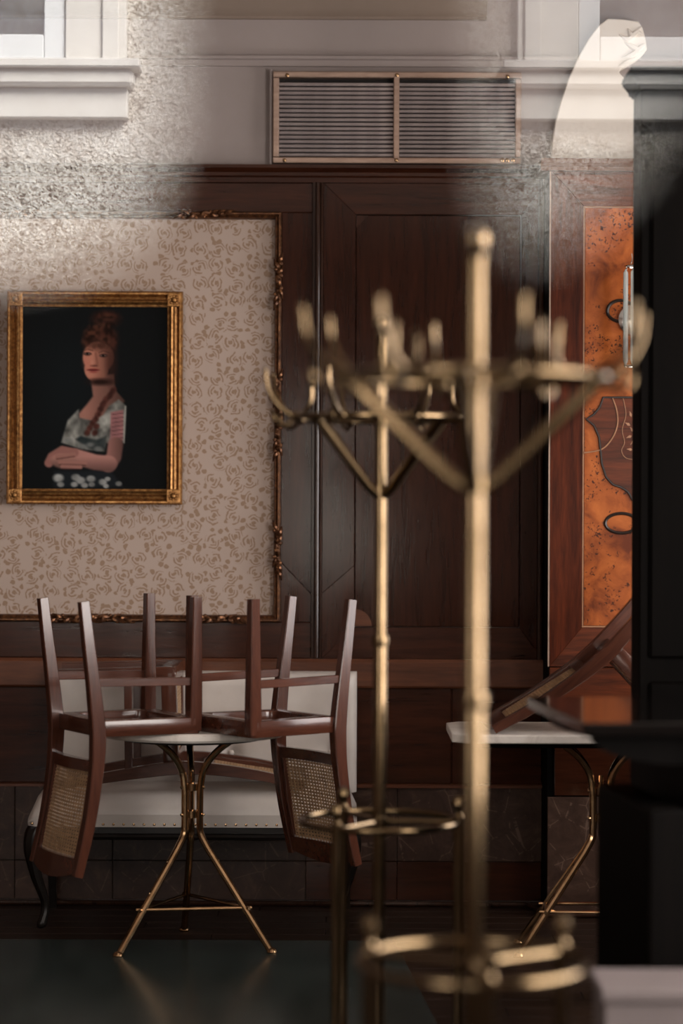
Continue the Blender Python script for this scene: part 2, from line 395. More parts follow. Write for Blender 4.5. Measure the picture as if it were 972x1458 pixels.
# side window, and a front window added around the fill lamp
for name, mb in (('window_2', 'x'), ('added_window_3', 'y')):
    f_ = MB()
    if mb == 'x':
        y0, y1, z0, z1 = 2.3, 5.5, 0.85, 2.85
        for (a, b, c_, d) in ((y0, y0 + .06, z0, z1), (y1 - .06, y1, z0, z1), (y0, y1, z0, z0 + .06), (y0, y1, z1 - .06, z1), (3.87, 3.93, z0, z1)):
            f_.box(2.58, 2.66, a, b, c_, d)
        g = MB().box(2.64, 2.646, 2.32, 5.48, 0.88, 2.82)
    else:
        for (a, b, c_, d) in ((lx0, lx0 + .06, oz0, 2.75), (lx1 - .06, lx1, oz0, 2.75), (lx0, lx1, oz0, oz0 + .06), (lx0, lx1, 2.69, 2.75), (-1.58, -1.52, oz0, 2.75)):
            f_.box(a, b, 1.2, 1.28, c_, d)
        g = MB().box(lx0 + .02, lx1 - .02, 1.22, 1.226, oz0 + .03, 2.72)
    wo = tag(link(name, None), {'x': 'side window out of view letting in daylight', 'y': 'added street window out of view, housing the fill lamp'}[mb], None, None, 'structure')
    f_.build('window_frame', M['win_paint'], wo); g.build('pane', M['glass'], wo, smooth=0)

f_ = MB()
for (a, b, c_, d) in ((6.6, 6.66, 0.85, 2.65), (8.14, 8.2, 0.85, 2.65), (6.66, 8.14, 0.85, 0.91), (6.66, 8.14, 2.59, 2.65)): f_.box(2.58, 2.66, a, b, c_, d)
wo = tag(link('window_6', None), 'far side window out of view behind the tall cabinet', None, None, 'structure')
f_.build('window_frame', M['win_paint'], wo); MB().box(2.64, 2.646, 6.62, 8.18, 0.88, 2.62).build('pane', M['glass'], wo, smooth=0)

# floor boards
bd = MB().box(-0.598, 0.598, -0.058, 0.058, -0.012, 0.0).mesh('floor_board', M['floor'], 0, 0.0015, 1)
for r_i in range(34):
    y = YW - 0.06 - 0.12 * r_i
    for k in range(5):
        o = link('floor_board', bd, floor); o.location = (-2.1 + 1.2 * k - (0.4 if r_i % 2 else 0.0) + (0.25 if r_i % 3 else 0), y, 0)
MB().box(-2.6, 2.6, 1.4, 4.68, -0.012, -0.001).build('subfloor', M['floor'], floor, 0)
# green linoleum runner
ln_ = MB().prism([(-2.55, 8.05), (0.19, 8.05), (0.284, 6.75), (0.385, 5.4), (-2.55, 5.4)], 'z', -0.0005, 0.0015).build('linoleum_runner', M['lino'], None, 0)
tag(ln_, 'dull green linoleum runner laid over the dark boards', 'floor covering')

# ---- back wall, panelled bay
X0 = -2.6; XE = XR - 0.0005
def piece(name, mat, x0, x1, z0, z1, y0, y1=YW + 0.03, bevel=0.003, par=None): return MB().box(x0, x1, y0, y1, z0, z1).build(name, mat, par or wall, 0, bevel, 1)
zc0, zc1 = 2.735, 2.797
# cornice moulding over the panelling
pr = [(YW + 0.03, zc0), (YW - 0.012, zc0), (YW - 0.012, zc0 + 0.018), (YW - 0.022, zc0 + 0.024), (YW - 0.022, zc0 + 0.036), (YW - 0.05, zc0 + 0.05), (YW - 0.05, zc1), (YW + 0.03, zc1)]
MB().prism(pr, 'x', X0, XE).build('cornice', M['panel_x'], wall, 20)
# upper plaster mouldings
zb = PZ(82, YW)
pr = [(YW + 0.03, zb - 0.03), (YW + 0.015, zb - 0.03), (YW + 0.015, zb - 0.008), (YW, zb - 0.004), (YW, zb + 0.006), (YW + 0.03, zb + 0.010)]
MB().prism(pr, 'x', X0, 2.6).build('picture_rail', M['plaster'], wall, 20)
zb = PZ(26, YW)
pr = [(YW + 0.03, zb), (YW + 0.012, zb), (YW + 0.012, zb + 0.01), (YW - 0.0, zb + 0.016), (YW - 0.02, zb + 0.035), (YW - 0.06, HC), (YW + 0.03, HC)]
MB().prism(pr, 'x', X0, PX(690, YW)).build('cove', M['frieze'], wall, 20)
# panelling boards
xm0, xm1 = PX(444, YW, 600), PX(459, YW, 600)
zr1, zr0 = PZ(938, YW), PZ(979, YW)          # chair rail
xfr = PX(400, YW, 600)                        # right edge of the wallpaper frame
ztop, zbot = PZ(303, YW), PZ(886, YW)
piece('panel_board', M['panel_x'], X0, xm0, ztop, zc0, YW)
piece('panel_board', M['panel_x'], X0, xm0, zr1, zbot, YW)
# stile beside the frame: upper part, mitred foot, corner block
zs = PZ(800, YW); zs2 = PZ(846, YW)
xs1 = xm0
MB().prism([(xfr, ztop), (xs1, ztop), (xs1, zs2), (xfr, zs)], 'y', YW, YW + 0.03).build('panel_board', M['panel'], wall, 0, 0.002, 1)
MB().prism([(xfr, zs), (xs1, zs2), (xs1, zbot), (xfr, zbot)], 'y', YW, YW + 0.03).build('panel_board', M['panel_d'], wall, 0, 0.002, 1)
# upright moulding
um = MB(); xmc = (xm0 + xm1) / 2
um.box(xm0, xm1, YW - 0.008, YW + 0.03, zr1, zc0)
um.tube([(xmc - 0.001, YW - 0.010, zr1 + 0.004), (xmc - 0.001, YW - 0.010, zc0)], 0.0095, 10)
um.tube([(xm1 - 0.006, YW - 0.008, zr1 + 0.004), (xm1 - 0.006, YW - 0.008, zc0)], 0.0055, 8)
um.build('upright_moulding', M['mould'], wall)
# right bay frame and sunk panel
xa, xb, xc, xd = xm1, PX(505, YW, 600), PX(741, YW, 600), XE
za, zbm, zcm, zd = zc0, PZ(305, YW), PZ(893, YW), zr1
MB().prism([(xa, za), (xd, za), (xc, zbm), (xb, zbm)], 'y', YW, YW + 0.03).build('panel_rail', M['panel_x'], wall, 0, 0.0015, 1)
MB().prism([(xa, zd), (xb, zcm), (xc, zcm), (xd, zd)], 'y', YW, YW + 0.03).build('panel_rail', M['panel_x'], wall, 0, 0.0015, 1)
zk = PZ(845, YW); zk2 = PZ(805, YW)
MB().prism([(xa, za), (xb, zbm), (xb, zk2), (xa, zk)], 'y', YW, YW + 0.03).build('panel_stile', M['panel'], wall, 0, 0.0015, 1)
MB().prism([(xa, zk), (xb, zk2), (xb, zcm), (xa, zd)], 'y', YW, YW + 0.03).build('panel_stile', M['panel_d'], wall, 0, 0.0015, 1)
MB().prism([(xd, za), (xd, zd), (xc, zcm), (xc, zbm)], 'y', YW, YW + 0.03).build('panel_stile', M['panel'], wall, 0, 0.0015, 1)
piece('sunk_panel', M['panel'], xb + 0.002, xc - 0.002, zcm + 0.002, zbm - 0.002, YW + 0.006)
q = [(xb + 0.002, zcm + 0.004)] + [(xb + 0.002 + 0.065 * math.cos(a), zcm + 0.004 + 0.065 * math.sin(a)) for a in np.linspace(0, PI / 2, 9)]
MB().prism(q, 'y', YW + 0.0045, YW + 0.01).build('corner_inlay', M['rail'], wall, 0)
q = [(xb + 0.002, zbm - 0.004), (xb + 0.05, zbm - 0.004), (xb + 0.002, zbm - 0.05)]
MB().prism(q, 'y', YW + 0.0045, YW + 0.01).build('corner_inlay', M['panel_d'], wall, 0)
# chair rail and dado
pr = [(YW + 0.03, zr0), (YW - 0.016, zr0), (YW - 0.022, zr0 + 0.008), (YW - 0.022, zr1 - 0.012), (YW - 0.014, zr1), (YW + 0.03, zr1)]
MB().prism(pr, 'x', X0, XE).build('chair_rail', M['rail'], wall, 20)
zm = PZ(1118, YW)
xx = [X0, -1.45, -0.95, 0.0, 0.42, XE]
for a, b in zip(xx[:-1], xx[1:]): piece('dado_board', M['panel_x'], a + 0.001, b - 0.001, zm + 0.006, zr0 - 0.001, YW, bevel=0.003)
pr = [(YW + 0.03, zm - 0.008), (YW - 0.014, zm - 0.008), (YW - 0.014, zm + 0.002), (YW, zm + 0.006), (YW + 0.03, zm + 0.006)]
MB().prism(pr, 'x', X0, XE).build('dado_edge', M['rail'], wall, 20)
zj = PZ(1226, YW)
xx = [X0, -1.74, -1.23, -0.86, -0.13, 0.215, XE]
for a, b in zip(xx[:-1], xx[1:]):
    piece('marble_slab', M['brown_marble'], a + 0.0012, b - 0.0012, zj + 0.0012, zm - 0.009, YW - 0.004, bevel=0.0015)
    piece('marble_slab', M['brown_marble'] if b < 0.1 else M['panel_x'], a + 0.0012, b - 0.0012, 0.022, zj - 0.0012, YW - 0.004, bevel=0.0015)
MB().tube([(X0, YW - 0.012, 0.010), (XE, YW - 0.012, 0.010)], 0.010, 8).build('floor_bead', M['mould'], wall)

# ---- marquetry bay
XRE = 1.62
def rp(px, py, d=0.0): p = P(px, py, YR); return (p.x, p.z)
zt = PZ(243, YR, 840)
MB().box(XR, XRE, YR, YW + 0.03, -0.012, zt).build('bay_core', M['black'], wall, 0)
pr = [(YW, zt - 0.002), (YR - 0.012, zt - 0.002), (YR - 0.012, zt + 0.012), (YR - 0.03, zt + 0.024), (YR - 0.03, zt + 0.042), (YW, zt + 0.042)]
MB().prism(pr, 'x', XR - 0.035, XRE).build('cornice', M['rail'], wall, 20)
MB().prism([(XR - 0.075, YW - 0.02), (XR - 0.035, YR - 0.03), (XR - 0.035, YW), (XR - 0.075, YW)], 'z', zt + 0.002, zt + 0.034).build('cornice_return', M['panel_x'], wall, 0, 0.004, 1)
xi = PX(829, YR, 600); zi1 = PZ(294, YR, 840); zi0 = PZ(893, YR, 840); zr_ = PZ(949, YR, 840)
xo0 = XR + 0.005; xi2 = 2 * PX(905, YR, 600) - xi; xo2 = xi2 + (xi - xo0)
yb = YR - 0.008
MB().prism([(xo0, zt - 0.004), (xo2, zt - 0.004), (xi2, zi1), (xi, zi1)], 'y', yb, YR).build('veneer_band', M['veneer_x'], wall, 0, 0.0012, 1)
MB().prism([(xo0, zr_), (xi, zi0), (xi2, zi0), (xo2, zr_)], 'y', yb, YR).build('veneer_band', M['veneer_x'], wall, 0, 0.0012, 1)
MB().prism([(xo0, zt - 0.004), (xi, zi1), (xi, zi0), (xo0, zr_)], 'y', yb, YR).build('veneer_band', M['veneer'], wall, 0, 0.0012, 1)
MB().prism([(xo2, zt - 0.004), (xo2, zr_), (xi2, zi0), (xi2, zi1)], 'y', yb, YR).build('veneer_band', M['veneer'], wall, 0, 0.0012, 1)
piece('burl_panel', M['burl'], xi + 0.006, xi2 - 0.006, zi0 + 0.006, zi1 - 0.006, yb, YR, 0.0012)
st = MB()
for (a, b, c_, d) in ((xi, xi + 0.005, zi0, zi1), (xi2 - 0.005, xi2, zi0, zi1), (xi + 0.005, xi2 - 0.005, zi0, zi0 + 0.005), (xi + 0.005, xi2 - 0.005, zi1 - 0.005, zi1)):
    st.box(a, b, yb - 0.0005, YR, c_, d)
st.build('stringing', M['line'], wall, 0)
MB().box(XR - 0.001, XR + 0.004, yb - 0.003, YR, zr_ + 0.0, zt - 0.004).build('edge_strip', M['edge'], wall, 0)
# inlaid rings and cartouche
for (px, py, rx, ry) in ((883, 443, 19, 15), (884, 745, 23, 14)):
    c0 = P(px, py, YR); s_ = YR / F
    ringp = [(c0.x + rx * s_ * math.cos(a), yb, c0.z + ry * s_ * math.sin(a)) for a in np.linspace(0, 2 * PI, 40, endpoint=False)]
    MB().tube(ringp, 0.0062, 8, True, 1.0, (0, 1, 0)).build('inlaid_ring', M['inlay'], wall)
left = [(900, 566), (872, 566), (858, 566), (853, 580), (845, 590), (834, 597), (845, 606), (852, 622), (854, 640), (856, 660), (862, 679), (872, 690), (884, 694), (893, 700), (900, 712)]
mir = [(905 * 2 - x, y) for x, y in left[::-1]]
shape = left + mir
MB().prism([rp(x, y) for x, y in shape], 'y', yb - 0.003, YR - 0.002).build('inlaid_cartouche', M['veneer_x'], wall, 0)
ol = MB(); ol.tube([(rp(x, y)[0], yb - 0.003, rp(x, y)[1]) for x, y in shape], 0.0042, 6, True); ol.build('cartouche_outline', M['inlay'], wall)
il = [(871, 566), (877, 585), (878, 605), (870, 625), (855, 640), (830, 645)]
ol = MB(); ol.tube(smoothpath([(rp(x, y)[0], yb - 0.004, rp(x, y)[1]) for x, y in il]), 0.0028, 6)
ol.tube(smoothpath([(rp(x, y)[0], yb - 0.004, rp(x, y)[1]) for x, y in [(886, 566), (890, 590), (885, 612), (888, 630), (884, 642), (890, 652), (905, 655)]]), 0.0015, 6)
ol.build('inlaid_scroll', M['line'], wall)
lf = MB()
for k, (px, py, an) in enumerate([(897, 590, 1.9), (893, 604, 2.6), (899, 612, 2.2), (895, 622, 3.5), (900, 630, 3.9), (896, 640, 3.0)]):
    x, z = rp(px, py); L = 0.022
    d = Vector((math.cos(an), 0, math.sin(an))); n_ = Vector((-d.z, 0, d.x))
    ps = [Vector((x, yb - 0.0032, z)) + d * (L * u) + n_ * (0.006 * vv) for u, vv in ((-.5, 0), (-.1, .9), (.2, .4), (.6, .1), (.2, -.5), (-.1, -.9))]
    lf.add([p for p in ps] + [p + Vector((0, 0.0015, 0)) for p in ps], [tuple(range(6))] + [(i, i + 6, (i + 1) % 6 + 6, (i + 1) % 6) for i in range(6)])
lf.build('inlaid_leaf_spray', M['line'], wall, 0)
# rail, lower panel and stone foot of the bay
zq = PZ(1058, YR, 840); zq2 = PZ(1137, YR, 840)
piece('bay_rail', M['veneer_x'], xo0, XRE, zq + 0.006, zr_ - 0.004, yb, YR, 0.003)
piece('bay_panel', M['panel_x'], xo0 + 0.02, XRE, zq2 + 0.01, zq - 0.006, yb, YR, 0.003)
for a, b in ((XR - 0.001, 0.98), (0.98, 1.3), (1.3, XRE)):
    piece('marble_slab', M['brown_marble'], a + 0.0012, b - 0.0012, 0.02, zq2 + 0.006, yb - 0.006, YR, 0.0015)
MB().tube([(XR - 0.055, YW - 0.02, 0.012), (XR - 0.005, YR - 0.02, 0.012), (XRE, YR - 0.02, 0.012)], 0.011, 8).build('floor_bead', M['mould'], wall)
MB().tube([(XR - 0.012, YW - 0.004, zr1), (XR - 0.012, YW - 0.004, zt)], 0.012, 8).build('corner_bead', M['mould'], wall)

# ---- arched patch of sunlight above the marquetry bay, built as bright raised plaster
al = tag(link('light_arch_1', None), 'arched patch of sunlight above the marquetry bay, built as raised cream plaster', None, None, 'structure')
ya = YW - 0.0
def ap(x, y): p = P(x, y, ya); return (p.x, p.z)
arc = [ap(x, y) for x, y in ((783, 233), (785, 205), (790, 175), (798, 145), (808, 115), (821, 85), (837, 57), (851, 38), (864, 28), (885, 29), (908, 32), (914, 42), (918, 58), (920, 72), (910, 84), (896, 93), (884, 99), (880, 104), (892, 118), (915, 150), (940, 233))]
MB().prism(arc, 'y', ya - 0.02, ya + 0.03).build('light_patch_panel', M['light_patch'], al, 0, 0.004, 2)
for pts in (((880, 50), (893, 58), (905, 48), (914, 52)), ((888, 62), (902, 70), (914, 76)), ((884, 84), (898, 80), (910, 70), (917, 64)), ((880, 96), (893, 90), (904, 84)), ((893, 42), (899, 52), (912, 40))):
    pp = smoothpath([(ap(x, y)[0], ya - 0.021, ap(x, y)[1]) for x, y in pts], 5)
    n_ = len(pp); MB().tube(pp, [0.002 + 0.010 * math.sin(PI * i / (n_ - 1)) for i in range(n_)], 6).build('light_patch_ridge', M['light_patch'], al)

# ---- tall dark cabinet standing at the right
yt = 7.03; CW, CD = 0.235, 0.19; xt = PX(900, yt + CD, 500); zct = PZ(126, yt, 930); zctt = PZ(97, yt, 930)
tc_ = thing('tall_cabinet', 'tall narrow black-brown wooden cabinet with moulded cornice, cut off by the right edge', 'cabinet', None, (xt + CW / 2, yt + CD / 2, 0))
def tb(name, mb, mat, sm=0, bv=0.0): 
    o = mb.build(name, mat, tc_, sm, bv, 1); o.matrix_parent_inverse = Matrix.Translation((-(xt + CW / 2), -(yt + CD / 2), 0)); return o
tb('body', MB().box(xt, xt + CW, yt, yt + CD, 0.08, zct), M['black'], 0, 0.004)
tb('plinth', MB().box(xt + 0.02, xt + CW - 0.02, yt + 0.02, yt + CD, 0, 0.08), M['black'])
def ring(z0, z1, o0, o1):
    v_ = []
    for z, o_ in ((z0, o0), (z1, o1)): v_ += [(xt - o_, yt - o_, z), (xt + CW + o_, yt - o_, z), (xt + CW + o_, yt + CD, z), (xt - o_, yt + CD, z)]
    return v_, [(0, 1, 2, 3), (7, 6, 5, 4)] + [(i, (i + 1) % 4, (i + 1) % 4 + 4, i + 4) for i in range(4)]
cm = MB()
H_ = zctt - zct
for (a, b, c_, d) in ((0, .12, .004, .008), (.12, .30, .014, .016), (.30, .62, .016, .032), (.62, .75, .034, .034), (.75, 1.0, .038, .034)): cm.add(*ring(zct + H_ * a, zct + H_ * b, c_, d))
tb('cornice', cm, M['black'])
tb('door_panel', MB().box(xt + 0.03, xt + CW - 0.03, yt - 0.012, yt, 1.05, zct - 0.10), M['black'], 0, 0.008)
tb('door_panel', MB().box(xt + 0.03, xt + CW - 0.03, yt - 0.012, yt, 0.15, 0.98), M['black'], 0, 0.008)

# ---- black lacquered counter and low cupboard in front of it
A5 = R(5.2)
pb = P(750, 992, 6.15); pf = P(830, 1031, 5.38)
ctop = pb.z
dl = Vector((pf.x - pb.x, pf.y - pb.y)).normalized(); nr = Vector((-dl.y, dl.x))       # along the left edge to the front, and to the right
if nr.x < 0: nr = -nr
def cq(u, v_): return (pb.x + dl.x * u + nr.x * v_, pb.y + dl.y * u + nr.y * v_)
Ld = (Vector((pf.x, pf.y)) - Vector((pb.x, pb.y))).length
ct = thing('lacquer_counter', 'black lacquered counter with glossy overhanging top at the right edge', 'counter')
MB().prism([cq(0, 0), cq(0, 1.5), cq(Ld, 1.5), cq(Ld, 0)], 'z', ctop - 0.03, ctop).build('counter_top', M['lacquer'], ct, 0, 0.004, 2)
MB().prism([cq(0.04, 0.27), cq(0.04, 1.5), cq(Ld - 0.03, 1.5), cq(Ld - 0.03, 0.27)], 'z', 0.0, ctop - 0.031).build('body', M['black'], ct, 0, 0.003, 1)
# curved bracket under the overhang
for u in (0.06, Ld - 0.10):
    prof = [(0.03, ctop - 0.031), (0.27, ctop - 0.031), (0.27, ctop - 0.105)] + [(0.27 - 0.235 * math.sin(a), ctop - 0.105 + 0.065 * (1 - math.cos(a))) for a in np.linspace(0.05, PI / 2, 10)]
    vv = []
    for d in (u, u + 0.05): vv += [(*cq(d, p), z) for p, z in prof]
    n_ = len(prof); MB().add(vv, [tuple(range(n_)), tuple(range(2 * n_ - 1, n_ - 1, -1))] + [(i, i + n_, (i + 1) % n_ + n_, (i + 1) % n_) for i in range(n_)]).build('bracket', M['black'], ct, 25)
lb = P(850, 1115, 5.9); lff = P(925, 1156, 5.36)
d2 = Vector((lff.x - lb.x, lff.y - lb.y)); L2 = d2.length; d2.normalize(); n2_ = Vector((-d2.y, d2.x)); n2_ = n2_ if n2_.x > 0 else -n2_
# (the counter's own front cupboard, lower than its top)
def lq(u, v_): return (lb.x + d2.x * u + n2_.x * v_, lb.y + d2.y * u + n2_.y * v_)
cu = MB().prism([lq(0, 0), lq(0, 0.09), lq(L2, 0.09), lq(L2, 0)], 'z', 0.0, lb.z).build('cupboard_side', M['black'], ct, 0, 0.006, 2)
pk = P(856, 1410, 5.0)
bx = thing('low_box', 'pale mauve grey box at the bottom right corner', 'box', None, (pk.x + 0.25, 5.12, 0))
def bxp(nm, mb, bv): o = mb.build(nm, M['pale'], bx, 0, bv, 2); o.matrix_parent_inverse = Matrix.Translation((-(pk.x + 0.25), -5.12, 0)); return o
bxp('box_body', MB().box(pk.x + 0.008, pk.x + 0.492, 5.008, 5.24, 0, pk.z - 0.03), 0.004)
bxp('box_lid', MB().box(pk.x, pk.x + 0.5, 5.0, 5.248, pk.z - 0.028, pk.z), 0.005)

# ------------------------------------------------------------------ wallpaper panel and its gilt frame
wp = thing('wallpaper_panel', 'framed panel of beige wallpaper printed with tan rose scrolls', 'wall panel')
xw0 = -1.62; fw_ = 0.026
xl, xr = xw0, xfr
MB().box(xl + 0.01, xr - 0.012, YW + 0.012, YW + 0.029, zbot + 0.012, ztop - 0.012).build('wallpaper', M['wallpaper'], wp, 0)
def mould_bar(a, b, inward):
    """gilt frame side from a to b in the wall plane"""
    a = Vector(a); b = Vector(b); inn = Vector(inward)
    prof = [(0, 0.0), (0, -0.022), (0.005, -0.030), (0.010, -0.030), (0.013, -0.022), (0.018, -0.018), (0.022, -0.020), (fw_, -0.012), (fw_, 0.012), (0, 0.012)]
    vv = []
    for e, sgn in ((a, 1), (b, -1)):
        t_ = (b - a).normalized()
        for (i, y) in prof: vv.append(e + inn * i + t_ * (i * sgn) + Vector((0, y, 0)))
    n_ = len(prof)
    return MB().add(vv, [tuple(range(n_)), tuple(range(2 * n_ - 1, n_ - 1, -1))] + [(i, i + n_, (i + 1) % n_ + n_, (i + 1) % n_) for i in range(n_)])
cn = [Vector((xl, YW, zbot)), Vector((xr, YW, zbot)), Vector((xr, YW, ztop)), Vector((xl, YW, ztop))]
for i, inn in enumerate(((0, 0, 1), (-1, 0, 0), (0, 0, -1), (1, 0, 0))):
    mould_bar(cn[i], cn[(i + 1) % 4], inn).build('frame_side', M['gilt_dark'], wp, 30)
def rocaille(c, axis, length, seed):
    """carved scroll ornament lying along the frame"""
    rnd = random.Random(seed); m = MB(); c = Vector(c); a = Vector(axis); b = Vector((a.z, 0, -a.x)); yv = Vector((0, -1, 0))
    h = length / 2
    def q(u, v_, d): return c + a * u + b * v_ + yv * d
    for s_ in (-1, 1):
        for k, (u0, rad, th) in enumerate(((0.10, 0.20, 0.006), (0.50, 0.15, 0.005), (0.82, 0.09, 0.004))):
            pts = []; dirn = s_ * (1 if k % 2 else -1)
            for i in range(13):
                t_ = i / 12; an = t_ * 4.6 + 0.4
                rr = rad * h * (1 - 0.55 * t_) * 0.8
                pts.append(q(s_ * (u0 * h) + rr * math.cos(an) * s_, 0.55 * rr * math.sin(an) * dirn, 0.030 + 0.006 * math.sin(t_ * 3)))
            m.tube(pts, [th * (0.6 + 0.8 * math.sin(PI * (0.15 + 0.8 * i / 12))) for i in range(13)], 6)
        for k in range(3):
            u = s_ * h * (0.3 + 0.28 * k); v_ = (0.010 if k % 2 else -0.010) * rnd.choice((1, -1))
            m.ball(q(u, v_, 0.028), 0.009, 8, (1.0, 0.8, 1.0))
            pts = [q(u, 0, 0.03), q(u + s_ * 0.018, v_ * 1.0, 0.036), q(u + s_ * 0.04, v_ * 1.7, 0.024)]
            m.tube(smoothpath(pts, 3), [0.003, 0.006, 0.008, 0.008, 0.006, 0.004, 0.002], 6)
    m.ball(q(0, 0, 0.03), 0.012, 8, (1, 0.8, 1.3))
    return m
def onw(px, py): p = P(px, py, YW); return (p.x, YW, p.z)
xs_ = xr - 0.012
for k, (py, L) in enumerate(((402, 0.16), (560, 0.12), (618, 0.15), (783, 0.17))):
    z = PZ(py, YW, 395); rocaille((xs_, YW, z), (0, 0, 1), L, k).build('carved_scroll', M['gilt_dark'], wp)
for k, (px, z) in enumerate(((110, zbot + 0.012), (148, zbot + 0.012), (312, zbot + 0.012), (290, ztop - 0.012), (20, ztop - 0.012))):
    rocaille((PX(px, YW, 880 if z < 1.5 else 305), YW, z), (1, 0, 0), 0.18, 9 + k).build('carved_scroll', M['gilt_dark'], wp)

# ------------------------------------------------------------------ portrait
yp = YW - 0.03
p0 = P(9.5, 717.5, yp); p1 = P(260.5, 415.5, yp)
px0, px1, pz0, pz1 = p0.x, p1.x, p0.z, p1.z
pt = thing('portrait_painting', 'dark portrait of a woman in a white dress in a gold frame', 'painting', None, ((px0 + px1) / 2, YW, pz0))
def ptp(nm, o): o.matrix_parent_inverse = Matrix.Translation((-(px0 + px1) / 2, -YW, -pz0)); return o
fw2 = 0.058
sides = [((px0, pz0), (px1, pz0), (0, 1)), ((px1, pz0), (px1, pz1), (-1, 0)), ((px1, pz1), (px0, pz1), (0, -1)), ((px0, pz1), (px0, pz0), (1, 0))]
prof = [(0, 0.02), (0, -0.012), (0.006, -0.020), (0.012, -0.020), (0.016, -0.012), (0.022, -0.004), (0.030, -0.006), (0.036, -0.018), (0.042, -0.020), (0.047, -0.014), (0.050, -0.004), (fw2, -0.002), (fw2, 0.02)]
for a, b, inn in sides:
    a = Vector((a[0], yp, a[1])); b = Vector((b[0], yp, b[1])); inn = Vector((inn[0], 0, inn[1])); t_ = (b - a).normalized(); vv = []
    for e, sg in ((a, 1), (b, -1)):
        for (i, y) in prof: vv.append(e + inn * i + t_ * (i * sg) + Vector((0, y, 0)))
    n_ = len(prof)
    ptp('', MB().add(vv, [tuple(range(n_)), tuple(range(2 * n_ - 1, n_ - 1, -1))] + [(i, i + n_, (i + 1) % n_ + n_, (i + 1) % n_) for i in range(n_)]).build('frame_side', M['gilt'], pt, 30))
for x in (px0, px1):
    for z in (pz0, pz1):
        cx = x + (fw2 * 0.56 if x == px0 else -fw2 * 0.56); cz = z + (fw2 * 0.56 if z == pz0 else -fw2 * 0.56)
        blk = ptp('', MB().box(cx - 0.026, cx + 0.026, yp - 0.022, yp + 0.01, cz - 0.026, cz + 0.026).build('corner_block', M['gilt'], pt, 0, 0.003, 1))
        m = MB(); m.ball((cx, yp - 0.024, cz), 0.011, 10, (1, 0.8, 1))
        for k in range(8):
            a = k * PI / 4; m.ball((cx + 0.015 * math.cos(a), yp - 0.022, cz + 0.015 * math.sin(a)), 0.006, 8, (1, .5, 1))
        m.build('rosette', M['gilt'], blk)

